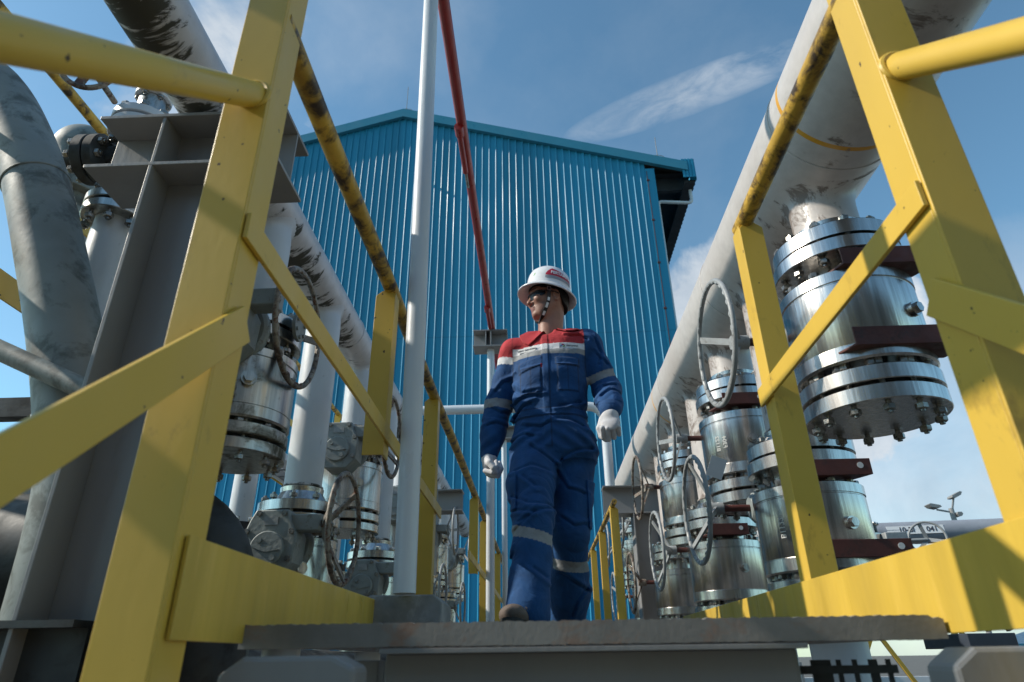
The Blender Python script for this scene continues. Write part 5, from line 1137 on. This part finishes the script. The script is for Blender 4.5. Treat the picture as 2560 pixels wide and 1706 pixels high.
# ------------------------------------------------------------------ more of the left bank: a second line of risers and valves, and a grey elbow
t = empty('grey_elbow', (-1.36, 2.62, .40), 'mid grey pipe elbow between the nearest left valve and the gearbox below it', 'pipe')
b = MB(); b.tube([(-.5, 0, 0), (-.1, 0, 0)] + arc((-.1, 0, -.24), .24, 90, 0, 9)[1:] + [(.14, 0, -1.4)], .125, 40); b.build('barrel', OLDP, t)
b = MB(); b.torus((.07, 0, -.07), .126, .004, (1, 0, -1), 40, 6); b.build('weld_seam', OLDP, t)
t = empty('header_pipe', (-1.82, 0, 1.22), 'second grey header pipe of the left bank, half hidden behind the nearer valves', 'pipe', 'long header pipes beside the walkway')
b = MB(); b.tube([(0, 2.6, 0), (0, 9, 0)], .09, 32); b.build('barrel', WPIPE, t)
words_ = ('nearest', 'second', 'third', 'fourth', 'farthest')
for k in range(5):
    y = 3.0 + k * .95
    q = MB(); q.tube([(0, y, -.02), (0, y, -.50)], .07, 24); q.build('branch', WPIPE, t)
    q = MB(); q.tube([(0, y, -1.14), (0, y, -3.1)], .07, 24); q.build('branch', WPIPE, t)
    valve((-1.82, y, .10), .62, .165, -1, words_[k] + ' steel valve in the rear line of the left bank, under the second header', 'steel valves in the rear line on the left', INOXD if k % 2 else INOXM, (y - .18, -1.50, .45, .21, .3 + k), WHEELR if k % 2 else WHEELG, 1, gear='front', nb=10)
t = empty('low_grey_pipe', (-1.35, 0, -.12), 'low dark pipe running along beneath the left valves', 'pipe')
b = MB(); b.tube([(0, 2.9, 0), (0, 9, 0)], .15, 32); b.build('barrel', DARKP, t)
t = empty('cable_tray', (-1.48, 3.0, .95), 'thin grey cable tray behind the left valves', 'cable tray')
b = MB(); b.box((-.05, 0, 0), (-.045, 6, .05)); b.box((.05, 0, 0), (.055, 6, .05)); 
for k in range(40): b.box((-.045, k * .15, .005), (.05, k * .15 + .012, .012))
b.build('ladder', STEELP, t, False)

# ------------------------------------------------------------------ outlets below the lower valves, and the rear line of the right bank
def outlets(X, ys_, ztop, rp_, rf, group_lab):
    t = empty('outlet_manifold', (X, 0, -1.2), group_lab, 'pipe'); zt_ = ztop + 1.2
    b = MB(); b.tube([(0, ys_[0] - .5, 0), (0, 9, 0)], rp_ * 1.4, 32); b.build('barrel', DARKP, t)
    for y in ys_:
        b = MB(); b.tube([(0, y, .1), (0, y, zt_ - .05)], rp_, 28); br = b.build('branch', WPIPE, t)
        for z in (zt_ - .05, zt_ - .42, zt_ - .48):
            f = MB(); f.lathe([(rf - .003, z), (rf, z + .003), (rf, z + .042), (rf - .003, z + .045)], 40, Matrix.Translation((0, y, 0))); f.build('flange', INOXM, br)
outlets(-1.045, [y for i, y in enumerate(ysL) if i % 2], .065, .075, .17, 'row of flanged outlet pipes below the left valves')
outlets(1.198, [y for i, y in enumerate(ysR) if i % 2], .12, .11, .225, 'row of flanged outlet pipes below the right valves')
t = empty('header_pipe', (1.95, 0, 1.35), 'grey header pipe of the rear line, mostly hidden behind the right valves', 'pipe', 'long header pipes beside the walkway')
b = MB(); b.tube([(0, 4.4, 0), (0, 9.5, 0)], .10, 32); b.build('barrel', WPIPE, t)
for k in range(4):
    y = 4.75 + k * 1.05
    q = MB(); q.tube([(0, y, -.02), (0, y, -.48)], .075, 24); q.build('branch', WPIPE, t)
    q = MB(); q.tube([(0, y, -1.2), (0, y, -3.2)], .075, 24); q.build('branch', WPIPE, t)
    valve((1.95, y, .18), .68, .20, 1, words_[k] + ' steel valve in the rear line of the right bank', 'steel valves in the rear line on the right', INOXM, (y + .2, 1.55, .55, .23, .6 + k), WHEELG, 1, nb=10)
